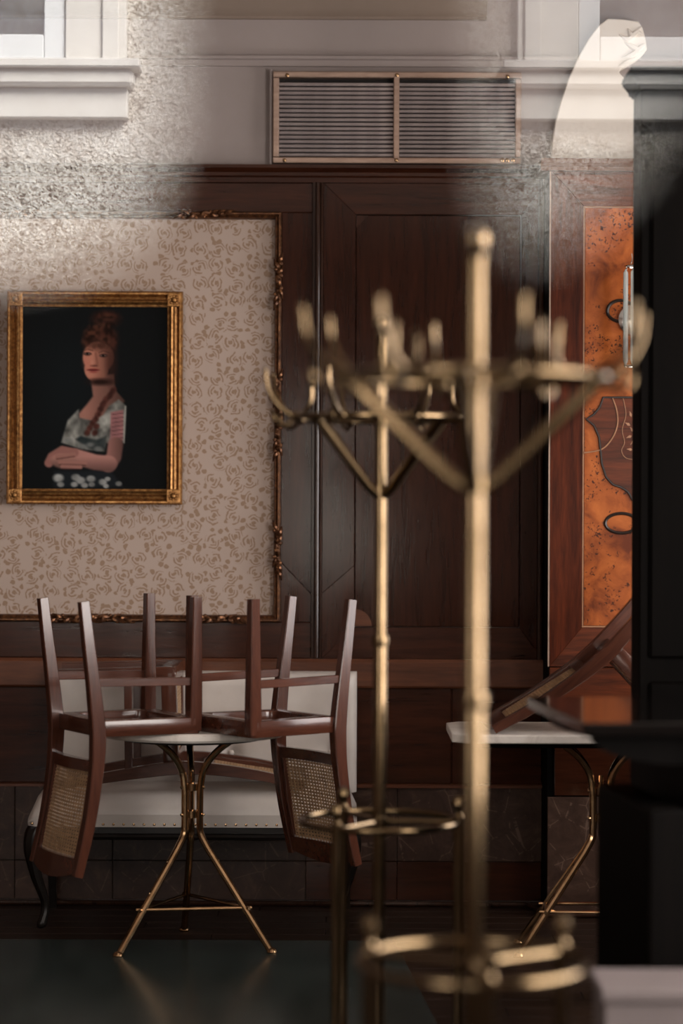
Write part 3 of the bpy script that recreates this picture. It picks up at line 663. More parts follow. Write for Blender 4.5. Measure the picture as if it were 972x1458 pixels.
def paint():
    """the painted picture, in photograph units of the canvas"""
    W, H = 150, 190
    xs = np.linspace(31, 240, W); ys = np.linspace(434, 697, H)
    X, Y = np.meshgrid((xs - 40) * 4.42, (ys - 390) * 4.42)
    rng = np.random.default_rng(3)
    def smooth_noise(n):
        g = rng.random((n, n)); yi = np.linspace(0, n - 1.001, H); xi_ = np.linspace(0, n - 1.001, W)
        y0 = yi.astype(int); x0 = xi_.astype(int); fy = (yi - y0)[:, None]; fx = (xi_ - x0)[None, :]
        return (g[y0][:, x0] * (1 - fy) * (1 - fx) + g[y0 + 1][:, x0] * fy * (1 - fx) + g[y0][:, x0 + 1] * (1 - fy) * fx + g[y0 + 1][:, x0 + 1] * fy * fx)
    n8, n24, n50 = smooth_noise(9), smooth_noise(26), smooth_noise(60)
    img = np.zeros((H, W, 3)); img[:] = (17, 19, 20)
    img += (np.exp(-((X - 250) / 260) ** 2 - ((Y - 700) / 420) ** 2) * 6)[..., None] * np.array([0.6, 1, 1.2])
    def put(mask, col, shade=None):
        c_ = np.ones((H, W, 3)) * np.array(col, float)
        if shade is not None: c_ = c_ * shade[..., None]
        img[:] = img * (1 - mask[..., None]) + c_ * mask[..., None]
    def ell(cx, cy, rx, ry, soft=0.12, tilt=0.0):
        dx, dy = X - cx, Y - cy; c_, s_ = math.cos(tilt), math.sin(tilt)
        d = np.sqrt(((dx * c_ + dy * s_) / rx) ** 2 + ((-dx * s_ + dy * c_) / ry) ** 2)
        return np.clip((1 + soft - d) / (2 * soft), 0, 1)
    def poly(pts, soft=6.0):
        ins = np.zeros((H, W), bool); dmin = np.full((H, W), 1e9); n_ = len(pts)
        for i in range(n_):
            (ax, ay), (bx_, by) = pts[i], pts[(i + 1) % n_]
            cr = ((ay > Y) != (by > Y)) & (X < (bx_ - ax) * (Y - ay) / ((by - ay) or 1e-9) + ax); ins ^= cr
            L2_ = (bx_ - ax) ** 2 + (by - ay) ** 2; t_ = np.clip(((X - ax) * (bx_ - ax) + (Y - ay) * (by - ay)) / L2_, 0, 1)
            dmin = np.minimum(dmin, np.hypot(X - ax - t_ * (bx_ - ax), Y - ay - t_ * (by - ay)))
        return np.clip(0.5 + np.where(ins, dmin, -dmin) / (2 * soft), 0, 1)
    def stroke(pts, wd, soft=4.0):
        d = np.full((H, W), 1e9)
        for (ax, ay), (bx_, by) in zip(pts[:-1], pts[1:]):
            L2_ = (bx_ - ax) ** 2 + (by - ay) ** 2; t_ = np.clip(((X - ax) * (bx_ - ax) + (Y - ay) * (by - ay)) / L2_, 0, 1)
            d = np.minimum(d, np.hypot(X - ax - t_ * (bx_ - ax), Y - ay - t_ * (by - ay)))
        return np.clip(0.5 + (wd - d) / (2 * soft), 0, 1)
    # hair mass and bun
    hair = np.maximum(ell(455, 415, 112, 105, 0.2), ell(490, 285, 92, 55, 0.3)) * np.clip(0.5 + n24, 0, 1)
    put(hair, (50, 28, 22), 0.5 + 0.9 * n50)
    for (cx, cy, rx, ry) in ((400, 370, 40, 22), (450, 330, 50, 22), (420, 430, 45, 16), (500, 270, 40, 18), (360, 420, 16, 40)):
        put(ell(cx, cy, rx, ry, 0.6) * 0.55 * np.clip(2 * n50 - 0.3, 0, 1), (104, 64, 46))
    # neck, chest
    put(poly([(392, 640), (540, 630), (548, 730), (610, 800), (540, 870), (430, 940), (320, 920), (318, 880), (370, 820), (408, 770)], 7), (148, 104, 92), np.clip(1.05 - (X - 380) / 420, 0.3, 1.1))
    # face
    sh = np.clip(1.12 - ((X - 400) / 150).clip(0, 3) * 0.62 - ((Y - 640) / 100).clip(0, 1) * 0.3, 0.15, 1.2)
    put(np.maximum(ell(442, 525, 98, 100, 0.06), ell(430, 596, 76, 84, 0.06, 0.1)), (168, 112, 94), sh)
    put(ell(372, 560, 26, 34, 0.8) * 0.35, (190, 110, 95)); put(ell(525, 560, 34, 120, 0.6) * 0.6, (62, 34, 28))
    put(ell(455, 680, 78, 20, 0.6), (40, 24, 20))
    put(ell(445, 432, 92, 46, 0.35) * np.clip(0.35 + n50, 0, 1), (70, 42, 33), 0.6 + 0.7 * n50)
    put(ell(418, 450, 18, 16, 0.5) * 0.8, (84, 52, 40))
    for (ex, ey) in ((374, 503), (474, 514)):
        put(ell(ex, ey, 25, 11, 0.3), (52, 34, 30)); put(ell(ex - 1, ey, 17, 5, 0.4), (120, 100, 92)); put(ell(ex - 2, ey, 8, 7, 0.3), (18, 13, 12))
        put(stroke([(ex - 28, ey - 18), (ex, ey - 29), (ex + 32, ey - 20)], 3, 5) * 0.7, (58, 36, 30))
    put(stroke([(425, 500), (435, 560), (432, 578)], 6, 7) * 0.5, (100, 58, 48)); put(ell(414, 578, 22, 7, 0.5) * 0.7, (84, 44, 38))
    put(ell(404, 560, 10, 14, 0.6) * 0.5, (198, 140, 120))
    put(ell(410, 603, 36, 8, 0.35), (122, 48, 46)); put(ell(412, 616, 26, 8, 0.4) * 0.8, (146, 70, 64)); put(ell(408, 608, 34, 2, 0.6), (60, 22, 22))
    # dress
    dm = poly([(225, 1000), (250, 920), (318, 850), (322, 905), (400, 922), (470, 890), (510, 830), (570, 790), (618, 830), (606, 1070), (492, 1066), (480, 1120), (340, 1105), (208, 1062)], 6)
    put(dm, (140, 140, 134), 0.35 + 0.7 * n24 + 0.3 * n50)
    put(poly([(520, 870), (600, 855), (598, 1050), (515, 1050)], 6), (150, 104, 104), 0.9 + 0.2 * n24)
    for k in range(7): put(stroke([(528, 885 + 26 * k), (598, 875 + 26 * k)], 2, 3) * 0.8, (70, 44, 48))
    put(stroke([(612, 835), (602, 1060)], 4, 4), (160, 160, 152))
    put(poly([(300, 1040), (330, 1020), (430, 1045), (492, 1020), (484, 1100), (420, 1110), (350, 1080)], 8) * np.clip(0.4 + n24, 0, 1), (34, 42, 44))
    for (cx, cy) in ((345, 1085), (390, 1075), (440, 1100), (250, 1045)): put(ell(cx, cy, 24, 14, 0.5) * 0.8, (120, 122, 120))
    # braid
    for i, (cx, cy) in enumerate([(535, 735), (515, 765), (490, 790), (472, 820), (455, 852), (440, 885), (425, 915), (405, 940), (388, 970), (372, 1000), (430, 960), (420, 1000)]):
        put(ell(cx, cy, 26 - i * 0.6, 18, 0.4, -0.9), (74, 42, 36), 0.7 + 0.6 * n50)
    # lower skirt
    put(poly([(160, 1240), (520, 1240), (600, 1345), (160, 1345)], 10), (30, 34, 38))
    for (cx, cy, r_) in ((190, 1285, 34), (205, 1325, 22), (300, 1280, 28), (330, 1300, 30), (355, 1330, 22), (395, 1290, 28), (400, 1325, 20), (290, 1325, 22), (470, 1310, 26), (500, 1290, 18), (490, 1335, 18), (570, 1320, 20)):
        put(ell(cx, cy, r_, r_ * 0.75, 0.3), (136, 138, 136), 0.7 + 0.6 * n24)
    # arm and hands
    put(stroke([(550, 1075), (540, 1150), (505, 1200)], 48, 7), (150, 106, 98), np.clip(1.1 - (X - 480) / 260, 0.4, 1.1))
    put(stroke([(510, 1195), (420, 1185), (300, 1150)], 50, 7), (156, 112, 104), np.clip(1.15 - ((Y - 1150) / 110).clip(0, 1) * 0.6, 0.3, 1.2))
    put(stroke([(290, 1125), (215, 1110), (150, 1150), (130, 1190)], 28, 6), (150, 104, 96))
    put(ell(225, 1180, 85, 48, 0.15, 0.1), (160, 116, 106), np.clip(1.15 - (Y - 1140) / 160, 0.4, 1.1))
    for k, (a, b) in enumerate((((180, 1150), (290, 1135)), ((200, 1185), (360, 1190)), ((215, 1212), (330, 1216)))):
        put(stroke([a, b], 12, 5), (158, 112, 102)); put(stroke([(a[0], a[1] + 15), (b[0], b[1] + 14)], 3, 5) * 0.7, (60, 36, 34))
    return xs, ys, img / 255.0

xs, ys, img = paint()
H, W = img.shape[:2]
lv = np.where(img <= 0.04045, img / 12.92, ((img + 0.055) / 1.055) ** 2.4) * 0.85
vv = []
for y in ys:
    for x in xs:
        p = P(x, y, yp + 0.002); vv.append((p.x, yp + 0.002, p.z))
me = bpy.data.meshes.new('canvas'); me.from_pydata(vv, [], [(j * W + i, j * W + i + 1, (j + 1) * W + i + 1, (j + 1) * W + i) for j in range(H - 1) for i in range(W - 1)])
ca = me.color_attributes.new('paint', 'FLOAT_COLOR', 'POINT')
ca.data.foreach_set('color', np.concatenate([lv.reshape(-1, 3), np.ones((H * W, 1))], 1).astype(np.float32).ravel())
t = NT('oil paint'); at = t.n('ShaderNodeAttribute'); at.attribute_name = 'paint'
M['paint'] = t.set(Base_Color=at.outputs['Color'], Roughness=0.8, Specular_IOR_Level=0.08)
me.materials.append(M['paint'])
ptp('', link('canvas', me, pt))
ptp('', MB().box(px0 + 0.02, px1 - 0.02, yp + 0.004, YW + 0.005, pz0 + 0.02, pz1 - 0.02).build('backing_board', M['dark'], pt, 0))

# ------------------------------------------------------------------ ventilation grille
yv = YW - 0.0
g0 = P(388, 235, yv); g1 = P(742, 103, yv)
gx0, gx1, gz0, gz1 = g0.x, g1.x, P(565, 234, yv).z, P(565, 103, yv).z
vg = thing('vent_grille', 'wide copper-framed ventilation grille with two fields of dark horizontal slats', 'vent', None, ((gx0 + gx1) / 2, YW + 0.03, gz0))
def vgp(o): o.matrix_parent_inverse = Matrix.Translation((-(gx0 + gx1) / 2, -(YW + 0.03), -gz0)); return o
yf = YW - 0.005
vgp(MB().box(gx0 + 0.01, gx1 - 0.01, YW + 0.022, YW + 0.029, gz0 + 0.01, gz1 - 0.01).build('backing', M['dark'], vg, 0))
b_ = 0.024
for (a, b, c_, d) in ((gx0, gx1, gz0, gz0 + b_), (gx0, gx1, gz1 - b_, gz1), (gx0, gx0 + b_, gz0 + b_, gz1 - b_), (gx1 - b_, gx1, gz0 + b_, gz1 - b_)):
    vgp(MB().box(a, b, yf - 0.012, YW + 0.03, c_, d).build('frame_bar', M['copper'], vg, 0, 0.004, 2))
xmid = PX(564, yv, 170)
vgp(MB().box(xmid - 0.011, xmid + 0.011, yf - 0.016, YW + 0.03, gz0 + b_ - 0.006, gz1 - b_ + 0.006).build('mullion', M['copper'], vg, 0, 0.003, 2))
ns = 17; zs0, zs1 = gz0 + b_ + 0.004, gz1 - b_ - 0.012
for (a, b) in ((gx0 + b_, xmid - 0.011), (xmid + 0.011, gx1 - b_)):
    sp_ = (zs1 - zs0) / ns
    prf = [(0.0, 0.0), (-0.012, 0.0008), (-0.0135, 0.0025), (-0.010, 0.0125), (0.004, 0.0160), (0.008, 0.014)]
    sm = MB().prism([(y, z * sp_ / 0.0165 * 0.86) for y, z in prf], 'x', -(b - a) / 2, (b - a) / 2).mesh('slat', M['slat'], 30)
    for k in range(ns):
        o = link('slat', sm, vg); o.matrix_parent_inverse = Matrix.Translation((-(gx0 + gx1) / 2, -(YW + 0.03), -gz0)); o.location = ((a + b) / 2, YW + 0.006, zs0 + sp_ * k)
        o.rotation_euler.x = R(random.uniform(-5, 5))
for (px, py) in ((409, 108), (565, 108), (722, 110), (564, 229), (405, 229)):
    p = P(px, py, yf); vgp(MB().ball((p.x, yf - 0.014, p.z), 0.008, 10, (1, 0.6, 1)).build('screw', M['brass'], vg))
p = P(722, 229, yf); lm = MB()
for k in range(3): lm.ball((p.x - 0.02 + 0.02 * k, yf - 0.014, p.z), 0.010, 8, (1, 0.6, 0.8))
vgp(lm.build('catch', M['brass'], vg))
vgp(MB().box(gx0 - 0.012, gx0 - 0.002, YW - 0.004, YW + 0.03, gz0 - 0.012, gz1 + 0.01).build('rebate_strip', M['plaster'], vg, 0, 0.002, 1))

# ------------------------------------------------------------------ wall lamp with glass rods
yl = 8.38
xlamp = PX(909, yl, 450)
wl = thing('wall_lamp', 'chrome wall lamp with hanging clear glass rods beside the black cabinet', 'lamp', None, (xlamp, YR, PZ(450, yl, 890)))
def wlp(o): o.matrix_parent_inverse = Matrix.Translation((-xlamp, -YR, -PZ(450, yl, 890))); return o
zt_, zb_ = PZ(384, yl, 890), PZ(519, yl, 890)
wlp(MB().lathe([(0, 0), (0.05, 0), (0.055, 0.006), (0.03, 0.016), (0, 0.018)], 20).build('wall_plate', M['chrome'], wl))
wl.children[0].matrix_parent_inverse = Matrix.Identity(4); wl.children[0].rotation_euler = (PI / 2, 0, 0); wl.children[0].location = (0, -0.009, 0)
wlp(MB().tube(smoothpath([(xlamp, YR - 0.012, (zt_ + zb_) / 2), (xlamp, yl + 0.05, (zt_ + zb_) / 2 + 0.03), (xlamp, yl, zt_ + 0.03)], 6), 0.007, 8).build('arm', M['chrome'], wl))
rg = MB(); rg.tube([(xlamp + 0.05 * math.cos(a), yl + 0.05 * math.sin(a), zt_ + 0.012) for a in np.linspace(0, 2 * PI, 28, endpoint=False)], 0.004, 6, True)
rg.tube([(xlamp - 0.05, yl, zt_ + 0.014), (xlamp + 0.05, yl, zt_ + 0.014)], 0.003, 6)
rg.tube(smoothpath([(xlamp - 0.035, yl - 0.03, zt_ + 0.012), (xlamp - 0.028, yl - 0.032, zt_ + 0.035), (xlamp - 0.03, yl - 0.03, zt_ + 0.055)], 4), 0.002, 6)
wlp(rg.build('ring', M['chrome'], wl))
for k in range(8):
    a = PI + (k - 0.0) * 2 * PI / 8 + 0.25
    x, y = xlamp + 0.051 * math.cos(a), yl + 0.051 * math.sin(a)
    rd = wlp(MB().lathe([(0.002, zb_), (0.0085, zb_ + 0.012), (0.0085, zt_ - 0.012), (0.002, zt_)], 8, (x, y, 0)).build('glass_rod', M['crystal'], wl, 20))
    hk = MB(); hk.tube([(x, y, zt_ - 0.003), (x + 0.004, y, zt_ + 0.006), (x, y, zt_ + 0.013)], 0.0018, 6); hk.build('hook', M['chrome'], rd)
    hk = MB(); hk.ball((x, y, zb_ - 0.004), 0.007, 8); hk.build('end_cap', M['chrome'], rd)
rg = MB(); rg.tube([(xlamp + 0.05 * math.cos(a), yl + 0.05 * math.sin(a), zb_ - 0.006) for a in np.linspace(0, 2 * PI, 28, endpoint=False)], 0.003, 6, True)
wlp(rg.build('lower_ring', M['chrome'], wl))

# ------------------------------------------------------------------ leather settee
sx0, sx1 = -1.112, 0.060; sy0, sy1 = 8.22, 8.744; szt, szb = 0.488, 0.368
sf = thing('settee', 'cream leather settee with buttoned back, brass nails and dark cabriole legs', 'sofa', None, ((sx0 + sx1) / 2, 8.5, 0))
SI = Matrix.Translation((-(sx0 + sx1) / 2, -8.5, 0))
def sfp(o): o.matrix_parent_inverse = SI; return o
# back: puffed sheet with button dimples
zb0, zb1 = 0.44, PZ(957, 8.66, 280)
bt = [(PX(x, 8.62, 1074), PZ(1074, 8.62, x)) for x in (193, 328, 470)]
nx_, nz_ = 90, 40; m = MB(); vv = []; bx0, bx1 = PX(66, 8.64, 1000), PX(508, 8.64, 1000)
for j in range(nz_ + 1):
    for i in range(nx_ + 1):
        u, v_ = i / nx_, j / nz_
        x = bx0 + (bx1 - bx0) * u; z = zb0 + (zb1 - zb0) * v_
        du = min(u, 1 - u) * (bx1 - bx0); dv = (1 - v_) * (zb1 - zb0)
        e = min(1, du / 0.055); e2 = min(1, dv / 0.05)
        y = 8.665 + 0.038 * (1 - math.sqrt(max(0, 1 - (1 - e) ** 2))) + 0.038 * (1 - math.sqrt(max(0, 1 - (1 - e2) ** 2)))
        for (bx_, bz) in bt:
            d2_ = (x - bx_) ** 2 + (z - bz) ** 2
            y += 0.022 * math.exp(-d2_ / 0.0011) + 0.009 * math.exp(-d2_ / 0.009)
            y += 0.006 * math.exp(-((x - bx_) / 0.012) ** 2) * (1 if z < bz else 0.15) * math.exp(-abs(z - bz) / 0.06)
        y -= 0.012 * math.sin(PI * u) * math.sin(PI * min(1, v_ + 0.2))
        vv.append((x, y, z))
ff = [(j * (nx_ + 1) + i, j * (nx_ + 1) + i + 1, (j + 1) * (nx_ + 1) + i + 1, (j + 1) * (nx_ + 1) + i) for j in range(nz_) for i in range(nx_)]
nv = len(vv)
bor = [i for i in range(nx_ + 1)] + [j * (nx_ + 1) + nx_ for j in range(1, nz_ + 1)] + [nz_ * (nx_ + 1) + i for i in range(nx_ - 1, -1, -1)] + [j * (nx_ + 1) for j in range(nz_ - 1, 0, -1)]
for k in bor: vv.append((vv[k][0], sy1, vv[k][2]))
nb = len(bor)
ff += [(bor[k], bor[(k + 1) % nb], nv + (k + 1) % nb, nv + k) for k in range(nb)] + [tuple(range(nv, nv + nb))]
bk = sfp(m.add(vv, ff).build('back_cushion', M['leather'], sf, 60))
for (bx_, bz) in bt:
    MB().ball((bx_, 8.678, bz), 0.011, 12, (1, 0.6, 1)).build('button', M['leather'], bk).matrix_parent_inverse = Matrix.Identity(4)
# seat with rolled front and ends
m = MB(); vv = []; ff = []
prof = []
cs = [(8.64, szb), (8.64, szt - 0.01)]
for a in np.linspace(PI / 2, PI, 10): prof.append((8.32 + 0.10 * math.cos(a), szt - 0.075 + 0.075 * math.sin(a)))
for a in np.linspace(0, 1, 5): prof.append((8.22 + 0.008 * a, szt - 0.075 - (szt - 0.075 - szb) * a))
prof = [(8.64, szt - 0.004), (8.5, szt + 0.006), (8.42, szt + 0.006)] + prof + [(8.64, szb)]
nn = 40
for i in range(nn + 1):
    u = i / nn; x = sx0 + (sx1 - sx0) * u
    d = min(u, 1 - u) * (sx1 - sx0); e = math.sqrt(max(0.0, 1 - (1 - min(1, d / 0.085)) ** 2))
    for (y, z) in prof: vv.append((x, y + (1 - e) * 0.03 * (1 if y < 8.4 else 0), szb + (z - szb) * (0.30 + 0.70 * e)))
npf = len(prof)
for i in range(nn):
    for k in range(npf): ff.append((i * npf + k, i * npf + (k + 1) % npf, (i + 1) * npf + (k + 1) % npf, (i + 1) * npf + k))
ff += [tuple(range(npf)), tuple(nn * npf + k for k in range(npf))]
st_ = sfp(m.add(vv, ff).build('seat_cushion', M['leather'], sf, 60))
nm = MB().ball((0, 0, 0), 0.0055, 8, (1, 0.7, 1)).mesh('brass_nail', M['brass'])
k = 0; x = sx0 + 0.018
while x < sx1 - 0.01:
    d = min(x - sx0, sx1 - x); yy = 8.228 + (0.03 * (1 - math.sqrt(max(0, 1 - (1 - min(1, d / 0.085)) ** 2))))
    o = link('brass_nail', nm, sf); o.matrix_parent_inverse = SI; o.location = (x, yy - 0.001, szb + 0.010); x += 0.0362
ar = MB(); ar.box(sx0 + 0.012, sx1 - 0.012, 8.245, 8.70, 0.322, szb)
ar.tube([(sx0 + 0.03, 8.247, 0.332), (sx1 - 0.03, 8.247, 0.332)], 0.012, 8)
sfp(ar.build('apron', M['ebonised'], sf))
for sx_, xx_ in ((1, sx0 + 0.035), (-1, sx1 - 0.035)):
    pth = smoothpath([(xx_ + 0.005 * sx_, 8.29, 0.372), (xx_ - 0.018 * sx_, 8.262, 0.30), (xx_ - 0.008 * sx_, 8.262, 0.20), (xx_ + 0.024 * sx_, 8.285, 0.09), (xx_ + 0.018 * sx_, 8.27, 0.03), (xx_ + 0.004 * sx_, 8.255, 0.006)], 6)
    n_ = len(pth); rad = [0.034, .036, .038, .039, .038, .036, .034, .032, .030, .027, .025, .023, .021, .020, .019, .018, .017, .016, .0155, .015, .015, .015, .0155, .016, .017, .018, .018, .017, .015, .012, .006]
    sfp(MB().tube(pth, rad[:n_] + [0.006] * max(0, n_ - len(rad)), 10).build('leg', M['ebonised'], sf))
    sfp(MB().bar([(xx_, 8.66, 0.33), (xx_, 8.68, 0.15), (xx_, 8.71, 0.0)], [0.04, 0.03, 0.028], [0.04, 0.03, 0.028], (1, 0, 0)).build('leg', M['ebonised'], sf))

# ------------------------------------------------------------------ brass-legged marble tables
def leg_base(root, cx, cy, angs, Rf, ztop, rt=0.15):
    r_ = 0.0122
    for a in angs:
        d = Vector((math.cos(a), math.sin(a), 0)); c0 = Vector((cx, cy, 0))
        key = [(rt, ztop), (rt - 0.012, ztop - 0.004), (0.085, ztop - 0.045), (0.045, ztop - 0.10), (0.032, ztop - 0.16), (0.03, 0.50), (0.03, 0.42), (0.034, 0.385), (0.06, 0.34), (Rf - 0.01, 0.022), (Rf, 0.006)]
        pts = []
        for i, (r0, z) in enumerate(key): pts.append(c0 + d * r0 + Vector((0, 0, z)))
        pth = smoothpath(pts[:9], 4) + smoothpath(pts[8:], 2)[1:]
        lg = MB().tube(pth, r_, 10).build('leg', M['brass'], root)
        f = c0 + d * Rf
        MB().lathe([(0.004, 0.0), (0.017, 0.0), (0.019, 0.006), (0.015, 0.014), (0.011, 0.018), (0.004, 0.02)], 14, (f.x + d.x * 0.004, f.y + d.y * 0.004, 0.0)).build('foot_cap', M['brass'], lg)
        for zz in (0.30, 0.20):
            k = (0.34 - zz) / 0.318; q_ = c0 + d * (0.06 + (Rf - 0.07) * k + 0.012) + Vector((0, 0, zz)); MB().ball(q_, 0.005, 6).build('rivet', M['brass'], lg)
    for z in (0.455, 0.548):
        m_ = MB(); m_.lathe([(0.008, z - 0.012), (0.024, z - 0.012), (0.024, z + 0.012), (0.008, z + 0.012)], 16, (cx, cy, 0))
        for a in angs: m_.ball((cx + 0.043 * math.cos(a), cy + 0.043 * math.sin(a), z), 0.006, 8)
        m_.build('clamp', M['brass'], root)
    zt2 = 0.147; rr = 0.06 + (Rf - 0.07) * (0.34 - zt2) / 0.318
    cor = [(cx + (rr + 0.006) * math.cos(a), cy + (rr + 0.006) * math.sin(a), zt2) for a in angs]
    m_ = MB()
    for i in range(len(cor)):
        a, b = Vector(cor[i]), Vector(cor[(i + 1) % len(cor)]); e = (b - a).normalized() * 0.02
        m_.tube([a - e, b + e], 0.006, 8)
    m_.build('stretcher', M['brass'], root)
    MB().tube([(cx, cy, 0.40), (cx, cy, 0.60)], 0.008, 8).build('core_rod', M['brass'], root)

rt_ = thing('round_table', 'round white marble table on three splayed brass legs, carrying upturned chairs', 'table', None)
tcx, tcy, ttop = -0.508, 7.93, 0.757
MB().lathe([(0.005, ttop - 0.030), (0.316, ttop - 0.030), (0.324, ttop - 0.022), (0.324, ttop - 0.006), (0.319, ttop), (0.005, ttop)], 64, (tcx, tcy, 0)).build('marble_top', M['marble'], rt_, 30)
MB().lathe([(0.005, ttop - 0.044), (0.240, ttop - 0.044), (0.258, ttop - 0.038), (0.258, ttop - 0.0302), (0.005, ttop - 0.0302)], 48, (tcx - 0.002, tcy, 0)).build('under_plate', M['black'], rt_, 30)
leg_base(rt_, -0.507, 7.93, [R(98.6), R(218.6), R(338.6)], 0.295, ttop - 0.046)

qt = thing('rectangular_table', 'white marble table with clipped corners on brass legs beside the marquetry', 'table', None)
qx0, qx1, qy0, qy1 = 0.368, 1.36, 7.63, 8.13; ch = 0.045
octa = [(qx0 + ch, qy0), (qx1 - ch, qy0), (qx1, qy0 + ch), (qx1, qy1 - ch), (qx1 - ch, qy1), (qx0 + ch, qy1), (qx0, qy1 - ch), (qx0, qy0 + ch)]
MB().prism(octa, 'z', ttop - 0.028, ttop).build('marble_top', M['marble'], qt, 0, 0.004, 2)
oc2 = [(0.86 + (x - 0.86) * 0.86, 7.88 + (y - 7.88) * 0.84) for x, y in octa]
MB().prism(oc2, 'z', ttop - 0.046, ttop - 0.0285).build('under_plate', M['black'], qt, 0, 0.003, 1)
leg_base(qt, 0.885, 7.87, [R(152), R(200), R(332), R(28)], 0.30, ttop - 0.048)

# ------------------------------------------------------------------ cane-backed chairs
def make_chair():
    root = thing('cane_chair', 'x', 'chair', 'cane-backed chairs put up on the furniture')
    sd = [(-0.241, 0.0), (-0.225, 0.13), (-0.205, 0.28), (-0.192, 0.40), (-0.190, 0.46), (-0.197, 0.56), (-0.222, 0.72), (-0.262, 0.885)]
    ylat = [0.176, 0.176, 0.176, 0.176, 0.177, 0.179, 0.182, 0.185]
    Wd = [0.030, 0.032, 0.035, 0.038, 0.038, 0.036, 0.033, 0.030]; Td = [0.032, 0.036, 0.042, 0.047, 0.047, 0.042, 0.036, 0.030]
    def up(lst, n=4):
        v_ = [Vector((a, 0, 0)) for a in lst]; return [q.x for q in smoothpath(v_, n)]
    for s_ in (-1, 1):
        pth = smoothpath([(x, s_ * y, z) for (x, z), y in zip(sd, ylat)], 4)
        MB().bar(pth, up(Wd), up(Td), (0, 1, 0)).build('back_post', M['chair'], root, 40)
        MB().bar([(0.150, s_ * 0.180, 0.43), (0.152, s_ * 0.182, 0.36), (0.155, s_ * 0.186, -0.010)], [0.044, 0.043, 0.032], [0.044, 0.043, 0.032], (0, 1, 0)).build('leg', M['chair'], root, 40, 0)
        MB().bar([(-0.205, s_ * 0.176, 0.262), (0.155, s_ * 0.184, 0.268)], 0.018, 0.027, (0, 1, 0)).build('stretcher', M['chair_x'], root, 40)
    # seat frame with open (caned) middle
    def rr_(x0, x1, w0, w1, rad, n=5):
        pts = []
        for (cx, cy, a0) in ((x1 - rad, w1 - rad, 0), (x0 + rad, w0 - rad, PI / 2), (x0 + rad, -w0 + rad, PI), (x1 - rad, -w1 + rad, 1.5 * PI)):
            for k in range(n): a = a0 + (PI / 2) * k / (n - 1); pts.append((cx + rad * math.cos(a), cy + rad * math.sin(a)))
        return pts
    o_ = rr_(-0.188, 0.172, 0.180, 0.203, 0.026); i_ = rr_(-0.135, 0.118, 0.128, 0.150, 0.03)
    n_ = len(o_); z0, z1 = 0.386, 0.44; vv = []
    for pts, z in ((o_, z0), (o_, z1), (i_, z1), (i_, z0)): vv += [(x, y, z) for x, y in pts]
    ff = []
    for k in range(4):
        for i in range(n_):
            j = (i + 1) % n_; ff.append((k * n_ + i, k * n_ + j, ((k + 1) % 4) * n_ + j, ((k + 1) % 4) * n_ + i))
    MB().add(vv, ff).build('seat_frame', M['chair_x'], root, 40, 0.004, 2)
    def weave(m_, org, ux, uy, w_, h_, pitch, sw, nrm, clip=None):
        org, ux, uy, nrm = Vector(org), Vector(ux), Vector(uy), Vector(nrm)
        def strip(a, b, side, th):
            v8 = [a - side + nrm * th, b - side + nrm * th, b + side + nrm * th, a + side + nrm * th]
            v8 += [p - nrm * 0.0012 for p in v8]
            m_.add(v8, [(0, 1, 2, 3), (7, 6, 5, 4), (0, 4, 5, 1), (1, 5, 6, 2), (2, 6, 7, 3), (3, 7, 4, 0)])
        n1 = int(w_ / pitch); n2 = int(h_ / pitch)
        for i in range(n1 + 1):
            t_ = -w_ / 2 + w_ * i / n1; top = h_ / 2 + (clip(t_) if clip else 0)
            strip(org + ux * t_ - uy * h_ / 2, org + ux * t_ + uy * top, ux * sw, 0.0006)
        for j in range(n2 + 1):
            t_ = -h_ / 2 + h_ * j / n2
            strip(org + uy * t_ - ux * w_ / 2, org + uy * t_ + ux * w_ / 2, uy * sw, -0.0006)
        return m_
    m_ = weave(MB(), (-0.008, 0, 0.432), (1, 0, 0), (0, 1, 0), 0.27, 0.30, 0.0125, 0.0042, (0, 0, 1))
    tag(m_.build('cane_seat', M['cane'], root, 0), 'woven cane seat', None, None, 'stuff')
    # back: lower rail, bowed top rail, cane panel between
    def bx_at(z): return np.interp(z, [q[1] for q in sd], [q[0] for q in sd])
    def rail(z0, z1, crown, thk, nm_):
        m2 = MB(); vv = []; nseg = 12
        for i in range(nseg + 1):
            u = i / nseg; y = -0.172 + 0.344 * u; bow = -0.016 * math.sin(PI * u)
            zt2 = z1 + crown * math.sin(PI * u) ** 0.8
            for (z, d) in ((z0, -thk / 2), (z0, thk / 2), (zt2, thk / 2), (zt2, -thk / 2)): vv.append((bx_at(z) + bow + d, y, z))
        ff = [(i * 4 + k, i * 4 + (k + 1) % 4, (i + 1) * 4 + (k + 1) % 4, (i + 1) * 4 + k) for i in range(nseg) for k in range(4)] + [(0, 1, 2, 3), (nseg * 4 + 3, nseg * 4 + 2, nseg * 4 + 1, nseg * 4)]
        m2.add(vv, ff).build(nm_, M['chair_x'], root, 40)
    rail(0.515, 0.552, 0.0, 0.024, 'lower_rail'); rail(0.828, 0.875, 0.026, 0.026, 'top_rail')
    a = Vector((bx_at(0.548), 0, 0.548)); b = Vector((bx_at(0.832), 0, 0.832)); d = (b - a).normalized()
    for s_ in (-1, 1):
        MB().bar([(bx_at(0.54) - 0.001, s_ * 0.155, 0.54), (bx_at(0.70) - 0.001, s_ * 0.157, 0.70), (bx_at(0.84) - 0.001, s_ * 0.160, 0.84)], 0.022, 0.020, (0, 1, 0)).build('back_stile', M['chair'], root, 40)
    nv_ = d.cross(Vector((0, 1, 0)))
    m_ = MB()
    segs = 9; edges = np.linspace(-0.150, 0.150, segs + 1)
